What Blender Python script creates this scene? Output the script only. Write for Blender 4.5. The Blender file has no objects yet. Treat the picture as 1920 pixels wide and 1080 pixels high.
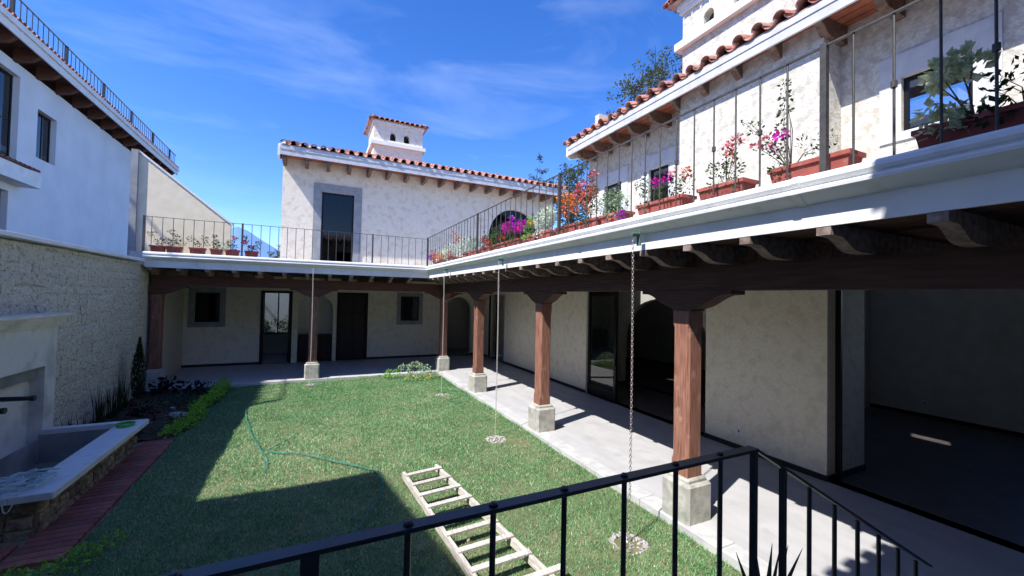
import bpy, math, random
import numpy as np
from mathutils import Vector, Matrix

S = bpy.context.scene
COL = S.collection
random.seed(7)
R = math.radians

# ------------------------------------------------------------------ camera
cam = bpy.data.cameras.new('camera')
cam.sensor_width = 36.0
cam.lens = 761.0 / 1920.0 * 36.0
cam.clip_start = 0.05
cam.clip_end = 20000
cam_o = bpy.data.objects.new('camera', cam)
COL.objects.link(cam_o)
EYE = 2.7
rot = Matrix(((0.89818166, -0.02880017, -0.43868013),
              (-0.43913718, -0.01180476, -0.89834246),
              (0.0206939, 0.99951548, -0.02325005)))
cam_o.matrix_world = Matrix.Translation((0, 0, EYE)) @ rot.to_4x4()
S.camera = cam_o

# ------------------------------------------------------------------ light
SUN = Vector((-0.735, -0.257, 1.0)).normalized()      # towards the sun
sun = bpy.data.lights.new('sun', 'SUN')
sun.energy = 4.1
sun.angle = R(0.5)
sun.color = (1.0, 0.965, 0.92)
sun_o = bpy.data.objects.new('sun', sun)
sun_o.rotation_euler = SUN.to_track_quat('Z', 'Y').to_euler()
sun_o.location = (-10, -5, 20)
COL.objects.link(sun_o)

W = bpy.data.worlds.new('World')
S.world = W
W.use_nodes = True
wn, wl = W.node_tree.nodes, W.node_tree.links
wn.clear()
out = wn.new('ShaderNodeOutputWorld')
bg = wn.new('ShaderNodeBackground')
bg.inputs[1].default_value = 0.15
sky = wn.new('ShaderNodeTexSky')
sky.sky_type = 'NISHITA'
sky.sun_disc = False
sky.sun_elevation = math.asin(SUN.z)
sky.sun_rotation = math.atan2(SUN.x, SUN.y)
sky.altitude = 1500
sky.air_density = 1.0
sky.dust_density = 0.7
sky.ozone_density = 3.0
hs = wn.new('ShaderNodeHueSaturation')
hs.inputs['Saturation'].default_value = 1.30
hs.inputs['Hue'].default_value = 0.514
hs.inputs['Value'].default_value = 1.06
wl.new(sky.outputs[0], hs.inputs['Color'])
# thin cirrus: stretched noise on the direction
tc = wn.new('ShaderNodeTexCoord')
mp = wn.new('ShaderNodeMapping')
mp.inputs['Rotation'].default_value = (0.25, 0.5, 0.5)
mp.inputs['Scale'].default_value = (1.3, 3.0, 6.5)
wl.new(tc.outputs['Generated'], mp.inputs[0])
nz = wn.new('ShaderNodeTexNoise')
nz.inputs['Scale'].default_value = 1.5
nz.inputs['Detail'].default_value = 8
nz.inputs['Roughness'].default_value = 0.55
nz.inputs['Distortion'].default_value = 0.5
wl.new(mp.outputs[0], nz.inputs['Vector'])
cr = wn.new('ShaderNodeValToRGB')
cr.color_ramp.elements[0].position = 0.48
cr.color_ramp.elements[1].position = 0.82
wl.new(nz.outputs[0], cr.inputs[0])
nz2 = wn.new('ShaderNodeTexNoise')
nz2.inputs['Scale'].default_value = 1.35
nz2.inputs['Detail'].default_value = 1
mp2 = wn.new('ShaderNodeMapping')
mp2.inputs['Location'].default_value = (0.15, 0.2, 0.1)
wl.new(tc.outputs['Generated'], mp2.inputs[0])
wl.new(mp2.outputs[0], nz2.inputs['Vector'])
cr2 = wn.new('ShaderNodeValToRGB')
cr2.color_ramp.elements[0].position = 0.46
cr2.color_ramp.elements[1].position = 0.62
wl.new(nz2.outputs[0], cr2.inputs[0])
mul = wn.new('ShaderNodeMath'); mul.operation = 'MULTIPLY'
wl.new(cr.outputs[0], mul.inputs[0]); wl.new(cr2.outputs[0], mul.inputs[1])
mul2 = wn.new('ShaderNodeMath'); mul2.operation = 'MULTIPLY'
mul2.inputs[1].default_value = 0.13
wl.new(mul.outputs[0], mul2.inputs[0])
mx = wn.new('ShaderNodeMixRGB')
mx.inputs[2].default_value = (6.5, 7.2, 8.2, 1)
wl.new(mul2.outputs[0], mx.inputs[0])
wl.new(hs.outputs[0], mx.inputs[1])
wl.new(mx.outputs[0], bg.inputs[0])
wl.new(bg.outputs[0], out.inputs[0])

S.view_settings.view_transform = 'Standard'
S.view_settings.look = 'None'
S.view_settings.exposure = 0.95
S.view_settings.gamma = 1.0
S.view_settings.use_curve_mapping = False
S.render.engine = 'CYCLES'
S.render.resolution_x = 1024
S.render.resolution_y = 576
S.cycles.max_bounces = 8
S.cycles.diffuse_bounces = 5
S.cycles.transparent_max_bounces = 8

# ------------------------------------------------------------------ helpers
def mat(name, c1, c2=None, scale=4, rough=0.85, bump=0.0, bscale=40, bdist=0.01, stretch=(1, 1, 1),
        rand=0.0, spec=0.3, metal=0.0, lo=0.35, hi=0.65, c3=None, s3=1.2, l3=0.55, h3=0.75, voro=0, twosided=False, trans=0, detail=6):
    m = bpy.data.materials.new(name)
    m.use_nodes = True
    n, l = m.node_tree.nodes, m.node_tree.links
    b = n['Principled BSDF']
    b.inputs['Roughness'].default_value = rough
    b.inputs['Metallic'].default_value = metal
    b.inputs['Specular IOR Level'].default_value = spec
    g = n.new('ShaderNodeNewGeometry')
    mpn = n.new('ShaderNodeMapping')
    mpn.inputs['Scale'].default_value = stretch
    l.new(g.outputs['Position'], mpn.inputs[0])
    c2 = c2 or c1
    no = n.new('ShaderNodeTexNoise')
    no.inputs['Scale'].default_value = scale
    no.inputs['Detail'].default_value = detail
    l.new(mpn.outputs[0], no.inputs['Vector'])
    ra = n.new('ShaderNodeValToRGB')
    ra.color_ramp.elements[0].position = lo
    ra.color_ramp.elements[1].position = hi
    ra.color_ramp.elements[0].color = (*c1, 1)
    ra.color_ramp.elements[1].color = (*c2, 1)
    l.new(no.outputs[0], ra.inputs[0])
    colr = ra.outputs[0]
    if c3:
        n3 = n.new('ShaderNodeTexNoise')
        n3.inputs['Scale'].default_value = s3
        n3.inputs['Detail'].default_value = 5
        l.new(g.outputs['Position'], n3.inputs['Vector'])
        r3 = n.new('ShaderNodeValToRGB')
        r3.color_ramp.elements[0].position = l3
        r3.color_ramp.elements[1].position = h3
        l.new(n3.outputs[0], r3.inputs[0])
        m3 = n.new('ShaderNodeMixRGB')
        m3.inputs[2].default_value = (*c3, 1)
        l.new(r3.outputs[0], m3.inputs[0])
        l.new(colr, m3.inputs[1])
        colr = m3.outputs[0]
    if rand:
        oi = n.new('ShaderNodeObjectInfo')
        mr = n.new('ShaderNodeMapRange')
        mr.inputs['To Min'].default_value = 1 - rand
        mr.inputs['To Max'].default_value = 1 + rand
        l.new(oi.outputs['Random'], mr.inputs[0])
        mm = n.new('ShaderNodeHueSaturation')
        l.new(mr.outputs[0], mm.inputs['Value'])
        l.new(colr, mm.inputs['Color'])
        colr = mm.outputs[0]
    l.new(colr, b.inputs['Base Color'])
    if bump:
        bn = n.new('ShaderNodeTexNoise')
        bn.inputs['Scale'].default_value = bscale
        bn.inputs['Detail'].default_value = 4
        l.new(mpn.outputs[0], bn.inputs['Vector'])
        hsrc = bn.outputs[0]
        if voro:
            vn = n.new('ShaderNodeTexNoise')
            vn.inputs['Scale'].default_value = voro
            vn.inputs['Detail'].default_value = 3
            vn.inputs['Distortion'].default_value = 1.2
            l.new(g.outputs['Position'], vn.inputs['Vector'])
            vr = n.new('ShaderNodeMapRange')
            vr.interpolation_type = 'SMOOTHSTEP'
            vr.inputs['From Min'].default_value = 0.44
            vr.inputs['From Max'].default_value = 0.6
            l.new(vn.outputs[0], vr.inputs[0])
            ad = n.new('ShaderNodeMath'); ad.operation = 'MULTIPLY_ADD'
            ad.inputs[1].default_value = 0.45
            l.new(vr.outputs[0], ad.inputs[0]); l.new(bn.outputs[0], ad.inputs[2])
            hsrc = ad.outputs[0]
        bu = n.new('ShaderNodeBump')
        bu.inputs['Strength'].default_value = bump
        bu.inputs['Distance'].default_value = bdist
        l.new(hsrc, bu.inputs['Height'])
        l.new(bu.outputs[0], b.inputs['Normal'])
    if trans:
        tr = n.new('ShaderNodeBsdfTranslucent')
        l.new(colr, tr.inputs[0])
        ms = n.new('ShaderNodeMixShader')
        ms.inputs[0].default_value = trans
        l.new(b.outputs[0], ms.inputs[1]); l.new(tr.outputs[0], ms.inputs[2])
        l.new(ms.outputs[0], n['Material Output'].inputs[0])
    return m

M = {}
M['stucco'] = mat('stucco', (.80, .725, .58), (.87, .80, .665), scale=18, rough=.95, bump=.55, bscale=70, bdist=.012, voro=26, c3=(.74, .66, .52), s3=6, l3=.5, h3=.65)
M['stucco_up'] = mat('stucco_upper', (.56, .53, .46), (.72, .70, .64), scale=22, rough=.95, bump=.5, bscale=60, bdist=.014, voro=18, c3=(.50, .465, .39), s3=8, l3=.48, h3=.62)
M['stucco_back'] = mat('stucco_far_house', (.80, .71, .58), (.87, .79, .67), scale=16, rough=.95, bump=.4, bscale=50, bdist=.012, voro=9, c3=(.72, .63, .50), s3=5, l3=.5, h3=.65)
M['smooth_plaster'] = mat('smooth_plaster', (.72, .70, .66), (.80, .78, .74), scale=3, rough=.85, bump=.15, bscale=60, bdist=.004)
M['white_paint'] = mat('white_paint', (.74, .74, .72), (.84, .84, .82), scale=2.5, rough=.55, bump=.05, bscale=30, bdist=.003, c3=(.62, .61, .57), s3=2.2, l3=.6, h3=.85)
M['white_metal'] = mat('white_metal', (.70, .72, .73), (.80, .81, .81), scale=3, rough=.45, spec=.4, stretch=(1, 1, 1), c3=(.56, .57, .55), s3=6, l3=.54, h3=.8)
M['grey_frame'] = mat('grey_plaster_surround', (.27, .28, .29), (.35, .36, .37), scale=5, rough=.9, bump=.2, bscale=50, bdist=.005)
M['pale_surround'] = mat('pale_plaster_surround', (.52, .53, .55), (.62, .63, .64), scale=5, rough=.9, bump=.2, bscale=50, bdist=.005)
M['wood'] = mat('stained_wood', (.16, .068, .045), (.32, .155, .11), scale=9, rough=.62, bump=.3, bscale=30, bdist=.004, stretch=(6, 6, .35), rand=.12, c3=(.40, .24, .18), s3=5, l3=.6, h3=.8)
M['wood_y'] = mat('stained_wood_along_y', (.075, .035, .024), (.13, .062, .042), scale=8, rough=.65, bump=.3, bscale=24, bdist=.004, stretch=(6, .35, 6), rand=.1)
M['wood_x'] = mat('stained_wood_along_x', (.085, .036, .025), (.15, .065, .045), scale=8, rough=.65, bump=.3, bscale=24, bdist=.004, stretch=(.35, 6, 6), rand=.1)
M['rafter'] = mat('pale_weathered_rafter', (.15, .105, .085), (.32, .25, .215), scale=14, rough=.8, bump=.3, bscale=30, bdist=.004, rand=.12)
M['eave_paint'] = mat('eave_paint', (.50, .50, .52), (.60, .60, .62), scale=5, rough=.7, bump=.1, bscale=30, bdist=.004, c3=(.44, .43, .43), s3=4)
M['corbel'] = mat('weathered_corbel', (.12, .07, .048), (.24, .155, .115), scale=14, rough=.75, bump=.3, bscale=30, bdist=.004, rand=.18)
M['door_wood'] = mat('dark_door_wood', (.022, .012, .014), (.04, .022, .024), scale=8, rough=.5, stretch=(5, 5, .4), bump=.2, bscale=30, bdist=.003)
M['board'] = mat('ceiling_board', (.06, .026, .018), (.11, .05, .035), scale=7, rough=.75, stretch=(.4, 5, 1), rand=.25)
M['terracotta_soffit'] = mat('terracotta_soffit', (.30, .085, .045), (.42, .14, .08), scale=9, rough=.85, rand=.15, bump=.3, bscale=40, bdist=.004)
M['tile'] = mat('clay_roof_tile', (.34, .13, .095), (.52, .25, .19), scale=11, rough=.88, rand=.25, bump=.4, bscale=60, bdist=.004, c3=(.42, .36, .30), s3=7, l3=.54, h3=.72)
M['mortar'] = mat('roof_mortar', (.40, .33, .29), (.50, .43, .38), scale=6, rough=.95)
M['concrete'] = mat('corridor_concrete', (.40, .395, .395), (.46, .455, .455), scale=4, rough=.62, stretch=(1, .35, 1), bump=.15, bscale=50, bdist=.002, c3=(.36, .355, .35), s3=3, spec=.35)
M['pit_ring'] = mat('rough_mortar_ring', (.28, .27, .25), (.46, .44, .41), scale=30, rough=.95, bump=.8, bscale=60, bdist=.01)
M['concrete_edge'] = mat('concrete_edge', (.42, .42, .41), (.52, .52, .50), scale=6, rough=.8, bump=.2, bscale=60, bdist=.003, c3=(.33, .34, .32), s3=3)
M['base_stone'] = mat('column_base_concrete', (.36, .35, .31), (.52, .50, .44), scale=14, rough=.9, bump=.6, bscale=60, bdist=.006, c3=(.27, .28, .24), s3=7, l3=.5, h3=.7)
M['lawn_soil'] = mat('lawn_soil', (.11, .13, .06), (.20, .19, .10), scale=6, rough=1, bump=.7, bscale=60, bdist=.02, c3=(.26, .20, .12), s3=1.4)
M['soil'] = mat('dark_soil', (.045, .028, .018), (.11, .07, .045), scale=14, rough=1, bump=1, bscale=30, bdist=.04)
M['stonewall'] = mat('wall_stone', (.58, .52, .39), (.74, .675, .53), scale=16, rough=.95, bump=1, bscale=22, bdist=.05, rand=.05, c3=(.42, .38, .29), s3=13, l3=.56, h3=.64)
M['stonewall_mortar'] = mat('wall_mortar', (.52, .48, .40), (.66, .61, .52), scale=12, rough=1, bump=.8, bscale=40, bdist=.02)
M['cobble'] = mat('fountain_cobble', (.15, .115, .075), (.34, .27, .185), scale=12, rough=.9, bump=.7, bscale=34, bdist=.02, rand=.4)
M['cobble_mortar'] = mat('cobble_mortar', (.20, .165, .12), (.27, .225, .17), scale=20, rough=1, bump=.6, bscale=50, bdist=.01)
M['fountain_plaster'] = mat('fountain_plaster', (.66, .625, .54), (.74, .705, .62), scale=3, rough=.85, bump=.2, bscale=60, bdist=.004, c3=(.38, .37, .34), s3=2)
M['basin'] = mat('basin_plaster', (.20, .20, .20), (.29, .29, .285), scale=3, rough=.8, bump=.2, bscale=60, bdist=.004)
M['rim'] = mat('fountain_rim', (.58, .575, .56), (.68, .675, .66), scale=4, rough=.7, bump=.1, bscale=50, bdist=.003, c3=(.46, .46, .45), s3=4)
M['brick'] = mat('red_paver', (.24, .078, .058), (.33, .115, .085), scale=16, rough=.9, bump=.4, bscale=70, bdist=.004, rand=.22)
M['iron'] = mat('black_iron', (.010, .011, .014), (.018, .019, .024), scale=10, rough=.42, spec=.5)
M['iron_grey'] = mat('grey_iron', (.045, .043, .042), (.075, .072, .070), scale=20, rough=.5, spec=.5)
M['black'] = mat('black_frame', (.006, .006, .007), rough=.4)
M['dark_floor'] = mat('dark_tile_floor', (.10, .085, .082), (.14, .12, .115), scale=3, rough=.5)
M['interior'] = mat('interior_plaster', (.60, .59, .52), (.68, .67, .60), scale=4, rough=.95, bump=.4, bscale=40, bdist=.008)
M['chain'] = mat('galvanised_chain', (.42, .36, .34), (.60, .55, .52), scale=60, rough=.45, metal=.6, spec=.5)
M['rod'] = mat('pale_chain', (.58, .56, .52), (.68, .66, .62), scale=30, rough=.5, metal=.2)
M['copper_green'] = mat('patina_spout', (.06, .13, .10), (.11, .20, .16), scale=30, rough=.6, metal=.2)
M['gravel'] = mat('gravel', (.24, .225, .215), (.55, .52, .50), scale=25, rough=.95, rand=.35)
M['planter'] = mat('terracotta_plastic_planter', (.28, .068, .055), (.38, .105, .085), scale=9, rough=.65, rand=.22, spec=.3, c3=(.36, .19, .15), s3=12, l3=.56, h3=.72)
M['planter_dark'] = mat('oxblood_planter', (.20, .045, .04), (.27, .06, .05), scale=6, rough=.55, rand=.1)
M['bark'] = mat('bark', (.08, .06, .045), (.16, .12, .09), scale=20, rough=.95, stretch=(3, 3, .6), bump=.6, bscale=30, bdist=.01)
M['ladder'] = mat('bleached_wood', (.36, .33, .28), (.60, .56, .49), scale=12, rough=.85, stretch=(5, .6, 5), rand=.12, bump=.3, bscale=40, bdist=.003)
M['hose'] = mat('teal_cord', (.02, .16, .13), (.04, .22, .18), scale=10, rough=.6)
M['rope'] = mat('pale_rope', (.42, .55, .56), (.60, .70, .68), scale=30, rough=.8)
M['green_cord'] = mat('green_cord', (.06, .35, .06), (.10, .45, .08), scale=30, rough=.6)
M['mountain'] = mat('haze_tinted_mountain', (.13, .24, .42), (.16, .28, .48), scale=.004, rough=1)  # blue haze of distance is put into this base colour
M['plate'] = mat('socket_plastic', (.75, .75, .73), rough=.4)
M['ochre'] = mat('beige_stucco', (.82, .71, .51), (.88, .78, .59), scale=5, rough=.95, bump=.5, bscale=35, bdist=.01, c3=(.72, .64, .49), s3=.6)
M['left_white'] = mat('neighbour_white_plaster', (.70, .72, .75), (.78, .80, .83), scale=.7, rough=.9, bump=.1, bscale=20, bdist=.01)

def leafmat(name, c1, c2, scale=9, tr=.3, rough=.6, spec=.3):
    return mat(name, c1, c2, scale=scale, rough=rough, trans=tr, spec=spec)
L = {
    'green': leafmat('leaf_green', (.03, .07, .018), (.09, .16, .04)),
    'dark': leafmat('leaf_dark', (.012, .028, .012), (.035, .065, .022)),
    'grey': leafmat('leaf_variegated', (.16, .30, .12), (.42, .54, .36), scale=22, tr=.2),
    'varieg': leafmat('leaf_cream_green', (.32, .42, .18), (.76, .78, .58), scale=30, tr=.3),
    'lime': leafmat('leaf_lime', (.15, .40, .03), (.32, .58, .07)),
    'pale': leafmat('petal_white', (.52, .60, .46), (.72, .76, .66), scale=20, tr=.2),
    'purple': leafmat('leaf_purple', (.012, .010, .020), (.028, .022, .045), tr=.1, rough=.85, spec=.08),
    'magenta': leafmat('petal_magenta', (.55, .008, .35), (.72, .02, .52), scale=20),
    'violet': leafmat('petal_violet', (.38, .03, .50), (.50, .06, .62), scale=20),
    'pink': leafmat('petal_pink', (.62, .16, .20), (.75, .28, .30), scale=20),
    'coral': leafmat('petal_coral', (.70, .20, .10), (.80, .34, .22), scale=20),
    'orange': leafmat('petal_orange', (.70, .22, .03), (.82, .34, .08), scale=20),
    'red': leafmat('petal_red', (.60, .02, .02), (.72, .05, .05), scale=20),
    'yellow': leafmat('petal_yellow', (.55, .45, .04), (.70, .58, .08), scale=20),
    'blue_green': leafmat('leaf_blue_green', (.02, .07, .05), (.04, .11, .08)),
    'tree': leafmat('tree_leaf', (.04, .065, .03), (.10, .14, .06), scale=2),
    'tree2': leafmat('tree_leaf_olive', (.05, .065, .03), (.13, .15, .075), scale=2),
    'agave': leafmat('agave_leaf', (.030, .055, .035), (.06, .095, .06), tr=.05),
}

# glass: thin pane, clear for the sun and for the view, reflecting by Fresnel
def glassmat(name, tint, ior=1.6, refl=0.0):
    m = bpy.data.materials.new(name)
    m.use_nodes = True
    n, l = m.node_tree.nodes, m.node_tree.links
    n.remove(n['Principled BSDF'])
    t = n.new('ShaderNodeBsdfTransparent'); t.inputs[0].default_value = (*tint, 1)
    g = n.new('ShaderNodeBsdfGlossy'); g.inputs['Roughness'].default_value = 0.02
    lw = n.new('ShaderNodeLayerWeight'); lw.inputs['Blend'].default_value = 0.5
    f = n.new('ShaderNodeMath'); f.operation = 'POWER'; f.inputs[1].default_value = 4.0
    l.new(lw.outputs['Facing'], f.inputs[0])
    refl = max(refl, ((ior-1)/(ior+1))**2)
    a = n.new('ShaderNodeMixShader')
    fm = n.new('ShaderNodeMapRange'); fm.inputs['To Min'].default_value = refl
    l.new(f.outputs[0], fm.inputs[0])
    l.new(fm.outputs[0], a.inputs[0]); l.new(t.outputs[0], a.inputs[1]); l.new(g.outputs[0], a.inputs[2])
    l.new(a.outputs[0], n['Material Output'].inputs[0])
    return m
M['glass'] = glassmat('window_glass', (.55, .58, .58), 1.9)
M['glass_coated'] = glassmat('solar_coated_glass', (.96, .96, .97), 1.5, .15)
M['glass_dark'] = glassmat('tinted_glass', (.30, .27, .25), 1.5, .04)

class MB:
    def __init__(s):
        s.v = []; s.f = []
    def add(s, vs, fs):
        k = len(s.v)
        s.v += [tuple(map(float, p)) for p in vs]
        s.f += [tuple(i + k for i in f) for f in fs]
        return s
    def box(s, x0, x1, y0, y1, z0, z1):
        x0, x1 = sorted((x0, x1)); y0, y1 = sorted((y0, y1)); z0, z1 = sorted((z0, z1))
        return s.add([(x0,y0,z0),(x1,y0,z0),(x1,y1,z0),(x0,y1,z0),(x0,y0,z1),(x1,y0,z1),(x1,y1,z1),(x0,y1,z1)],
                     [(0,3,2,1),(4,5,6,7),(0,1,5,4),(1,2,6,5),(2,3,7,6),(3,0,4,7)])
    def cbox(s, x0, x1, y0, y1, z0, z1, c=.02):
        # box with chamfered vertical edges and chamfered top
        def ring(i, z, q):
            a0, a1, b0, b1 = x0+i, x1-i, y0+i, y1-i
            return [(a0+q,b0,z),(a1-q,b0,z),(a1,b0+q,z),(a1,b1-q,z),(a1-q,b1,z),(a0+q,b1,z),(a0,b1-q,z),(a0,b0+q,z)]
        rs = [ring(0, z0, c), ring(0, z1-c*.8, c), ring(c*.7, z1, c)]
        k = []
        for r_ in rs: k += r_
        f = []
        for a in range(2):
            for i in range(8):
                j = (i+1) % 8
                f.append((a*8+i, a*8+j, a*8+8+j, a*8+8+i))
        f.append(tuple(range(16, 24))); f.append(tuple(range(7, -1, -1)))
        return s.add(k, f)
    def prism(s, poly, ax, a, b):
        # poly: 2D points of the two other axes in order (x,y,z minus ax)
        n = len(poly)
        def P(p, t):
            if ax == 'x': return (t, p[0], p[1])
            if ax == 'y': return (p[0], t, p[1])
            return (p[0], p[1], t)
        vs = [P(p, a) for p in poly] + [P(p, b) for p in poly]
        fs = [tuple(range(n)), tuple(range(2*n-1, n-1, -1))]
        for i in range(n):
            j = (i+1) % n
            fs.append((i, i+n, j+n, j))
        return s.add(vs, fs)
    def tube(s, pts, r, n=6, closed=False, taper=None, flat=1.0):
        pts = [Vector(p) for p in pts]
        m = len(pts)
        vs = []; fs = []
        up = Vector((0.13, 0.07, 1)).normalized()
        for i, p in enumerate(pts):
            if closed: d = pts[(i+1) % m] - pts[i-1]
            else: d = pts[min(i+1, m-1)] - pts[max(i-1, 0)]
            if d.length < 1e-9: d = Vector((0, 0, 1))
            d.normalize()
            u = d.cross(up)
            if u.length < .05: u = d.cross(Vector((1, 0, 0)))
            u.normalize(); w = d.cross(u)
            rr = r if taper is None else r * (1 + (taper - 1) * i / max(1, m-1))
            for k in range(n):
                a = 2*math.pi*k/n
                vs.append(p + u*math.cos(a)*rr + w*math.sin(a)*rr*flat)
        for i in range(m if closed else m-1):
            j = (i+1) % m
            for k in range(n):
                q = (k+1) % n
                fs.append((i*n+k, i*n+q, j*n+q, j*n+k))
        if not closed:
            fs.append(tuple(range(n-1, -1, -1))); fs.append(tuple((m-1)*n+k for k in range(n)))
        return s.add(vs, fs)
    def build(s, name, m, parent=None, smooth=False, off=None):
        me = bpy.data.meshes.new(name)
        o_ = Vector((0, 0, 0))
        if off is not None: o_ = Vector(off)
        elif parent is not None:
            p = parent
            while p is not None:
                o_ = o_ + p.location; p = p.parent
        me.from_pydata([(x-o_.x, y-o_.y, z-o_.z) for x, y, z in s.v], [], s.f)
        me.update()
        if smooth: me.polygons.foreach_set('use_smooth', [True]*len(me.polygons))
        if m: me.materials.append(m)
        o = bpy.data.objects.new(name, me)
        COL.objects.link(o)
        if parent is not None: o.parent = parent
        return o

def fixn(o):
    import bmesh
    b = bmesh.new(); b.from_mesh(o.data)
    bmesh.ops.recalc_face_normals(b, faces=b.faces); b.to_mesh(o.data); b.free()
    return o

def tag(o, label=None, cat=None, group=None, kind=None):
    if label: o['label'] = label
    if cat: o['category'] = cat
    if group: o['group'] = group
    if kind: o['kind'] = kind
    return o
def thing(name, label, cat, loc=(0, 0, 0), rz=0, group=None):
    o = bpy.data.objects.new(name, None)
    o.empty_display_size = .2
    COL.objects.link(o)
    o.location = loc; o.rotation_euler = (0, 0, rz)
    return tag(o, label, cat, group)
def inst(src_mesh, name, loc, parent, rot=(0, 0, 0), scale=(1, 1, 1)):
    """object sharing a mesh; loc is a world position, parents are unrotated"""
    o = bpy.data.objects.new(name, src_mesh)
    COL.objects.link(o)
    p = parent; q = Vector(loc)
    while p is not None:
        q = q - p.location; p = p.parent
    o.parent = parent
    o.location = q; o.rotation_euler = rot; o.scale = scale
    return o
def structure(o): o['kind'] = 'structure'; return o
def mesh_only(mb, name, m, smooth=False):
    me = bpy.data.meshes.new(name)
    me.from_pydata(mb.v, [], mb.f); me.update()
    if smooth: me.polygons.foreach_set('use_smooth', [True]*len(me.polygons))
    me.materials.append(m)
    return me

def wall(ax, p0, p1, u0, u1, z0, z1, holes=()):
    """wall slab with thickness p0..p1 along ax ('x' or 'y'), openings (u0,u1,z0,z1[,spring]) cut right through"""
    mb = MB()
    def P(p, u, z): return (p, u, z) if ax == 'x' else (u, p, z)
    us = sorted({u0, u1, *[h[0] for h in holes], *[h[1] for h in holes]})
    zs = sorted({z0, z1, *[h[2] for h in holes], *[h[3] for h in holes]})
    us = [u for u in us if u0 <= u <= u1]; zs = [z for z in zs if z0 <= z <= z1]
    def inside(u, z):
        return any(h[0] < u < h[1] and h[2] < z < h[3] for h in holes)
    for a, b in zip(us, us[1:]):
        for c, d in zip(zs, zs[1:]):
            if inside((a+b)/2, (c+d)/2): continue
            for p in (p0, p1):
                mb.add([P(p,a,c), P(p,b,c), P(p,b,d), P(p,a,d)], [(0,1,2,3)])
    def strip(pts, closed=False):
        for (a, c), (b, d) in zip(pts, pts[1:]):
            mb.add([P(p0,a,c), P(p0,b,d), P(p1,b,d), P(p1,a,c)], [(0,1,2,3)])
    strip([(u0,z0),(u1,z0),(u1,z1),(u0,z1),(u0,z0)])
    for h in holes:
        if len(h) == 5:
            a, b, c, d, sp = h
            n = 16
            arc = [((a+b)/2 + (b-a)/2*math.cos(math.pi*k/n), sp + (d-sp)*math.sin(math.pi*k/n)) for k in range(n+1)]
            strip([(a,sp),(a,c),(b,c),(b,sp)])
            strip(arc)
            for p in (p0, p1):
                for (x, y), (x2, y2) in zip(arc, arc[1:]):
                    mb.add([P(p,x,y), P(p,x2,y2), P(p,x2,d), P(p,x,d)], [(0,1,2,3)])
        else:
            a, b, c, d = h
            strip([(a,c),(b,c),(b,d),(a,d),(a,c)])
    return mb

def wood_profile_extrude(poly, ax, a, b): return MB().prism(poly, ax, a, b)

def jitter_stone(seed, j=.10, bev=.12):
    """unit stone -0.5..0.5 with the front (+X) face bevelled and uneven"""
    r_ = random.Random(seed)
    b = []
    for x, i in ((-.5, 0), (.2, 0), (.5, bev)):
        for sy, sz in ((-1, -1), (1, -1), (1, 1), (-1, 1)):
            q = .5 - i
            b.append((x + (r_.uniform(-.12, .12) if x > .3 else 0), sy*q + r_.uniform(-j, j)*.5, sz*q + r_.uniform(-j, j)*.5))
    f = []
    for k in (0, 4):
        for i in range(4):
            q = (i+1) % 4
            f.append((k+i, k+q, k+4+q, k+4+i))
    c = (.5 + r_.uniform(0, .25), r_.uniform(-.1, .1), r_.uniform(-.1, .1))
    b.append(c)
    for i in range(4): f.append((8+i, 8+(i+1) % 4, 12))
    return MB().add(b, f)

# ------------------------------------------------------------------ ground
GZ = -.08
g = MB()
g.add([(-3000,-3000,-.16),(3000,-3000,-.16),(3000,3000,-.16),(-3000,3000,-.16)], [(0,1,2,3)])
structure(g.build('ground', M['soil']))
lawn = MB()
nx, ny = 60, 100
vs = []; fs = []
for j in range(ny+1):
    for i in range(nx+1):
        x = -4.0 + 8.06*i/nx; y = -.6 + 14.86*j/ny
        vs.append((x, y, GZ + .012*math.sin(x*2.1+y*.7) + .010*math.sin(y*3.3-x)))
for j in range(ny):
    for i in range(nx):
        a = j*(nx+1)+i
        fs.append((a, a+1, a+nx+2, a+nx+1))
lawn.add(vs, fs)
structure(lawn.build('lawn', M['lawn_soil'], smooth=True))

# planting bed soil
bed = MB()
edge = [(-2.15,14.2),(-2.05,13.4),(-2.1,12.4),(-2.2,11.6),(-2.1,10.9),(-2.15,10.2),(-2.3,9.62)]
poly = [(-4.02,14.2)] + edge + [(-4.02,9.62)]
r0 = random.Random(3)
vs = []; fs = []
for j in range(41):
    y = 9.62 + (14.2-9.62)*j/40
    xe = np.interp(y, [e[1] for e in edge[::-1]], [e[0] for e in edge[::-1]])
    for i in range(17):
        x = -4.02 + (xe+4.02)*i/16
        vs.append((x, y, -.05 + r0.uniform(-.03, .035)))
for j in range(40):
    for i in range(16):
        a = j*17+i
        fs.append((a, a+1, a+18, a+17))
bed.add(vs, fs)
structure(bed.build('planting_bed', M['soil']))

# corridor floor
fl = MB()
fl.box(4.33, 7.1, -.6, 17.9, -.3, 0)
fl.box(-4.3, 4.33, 14.53, 17.9, -.3, 0)
corr = structure(fl.build('corridor_floor', M['concrete']))
# slabs of the edging kerb, each its own piece
for k in range(13):
    y0 = -.6 + k*1.21; y1 = min(y0+1.2, 14.25)
    MB().cbox(4.06, 4.325, y0, y1, -.3, .003, .008).build('kerb_slab', M['concrete_edge'], corr)
for k in range(7):
    x0 = -4.3 + k*1.2; x1 = min(x0+1.19, 4.325)
    MB().cbox(x0, x1, 14.26, 14.525, -.3, .003, .008).build('kerb_slab', M['concrete_edge'], corr)
MB().box(7.1, 13.5, -.6, 14.9, -.3, -.004).build('interior_floor', M['dark_floor'], corr)
MB().box(-4.3, 11, 17.9, 21.2, -.3, -.002).build('interior_floor', M['concrete'], corr)

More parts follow.
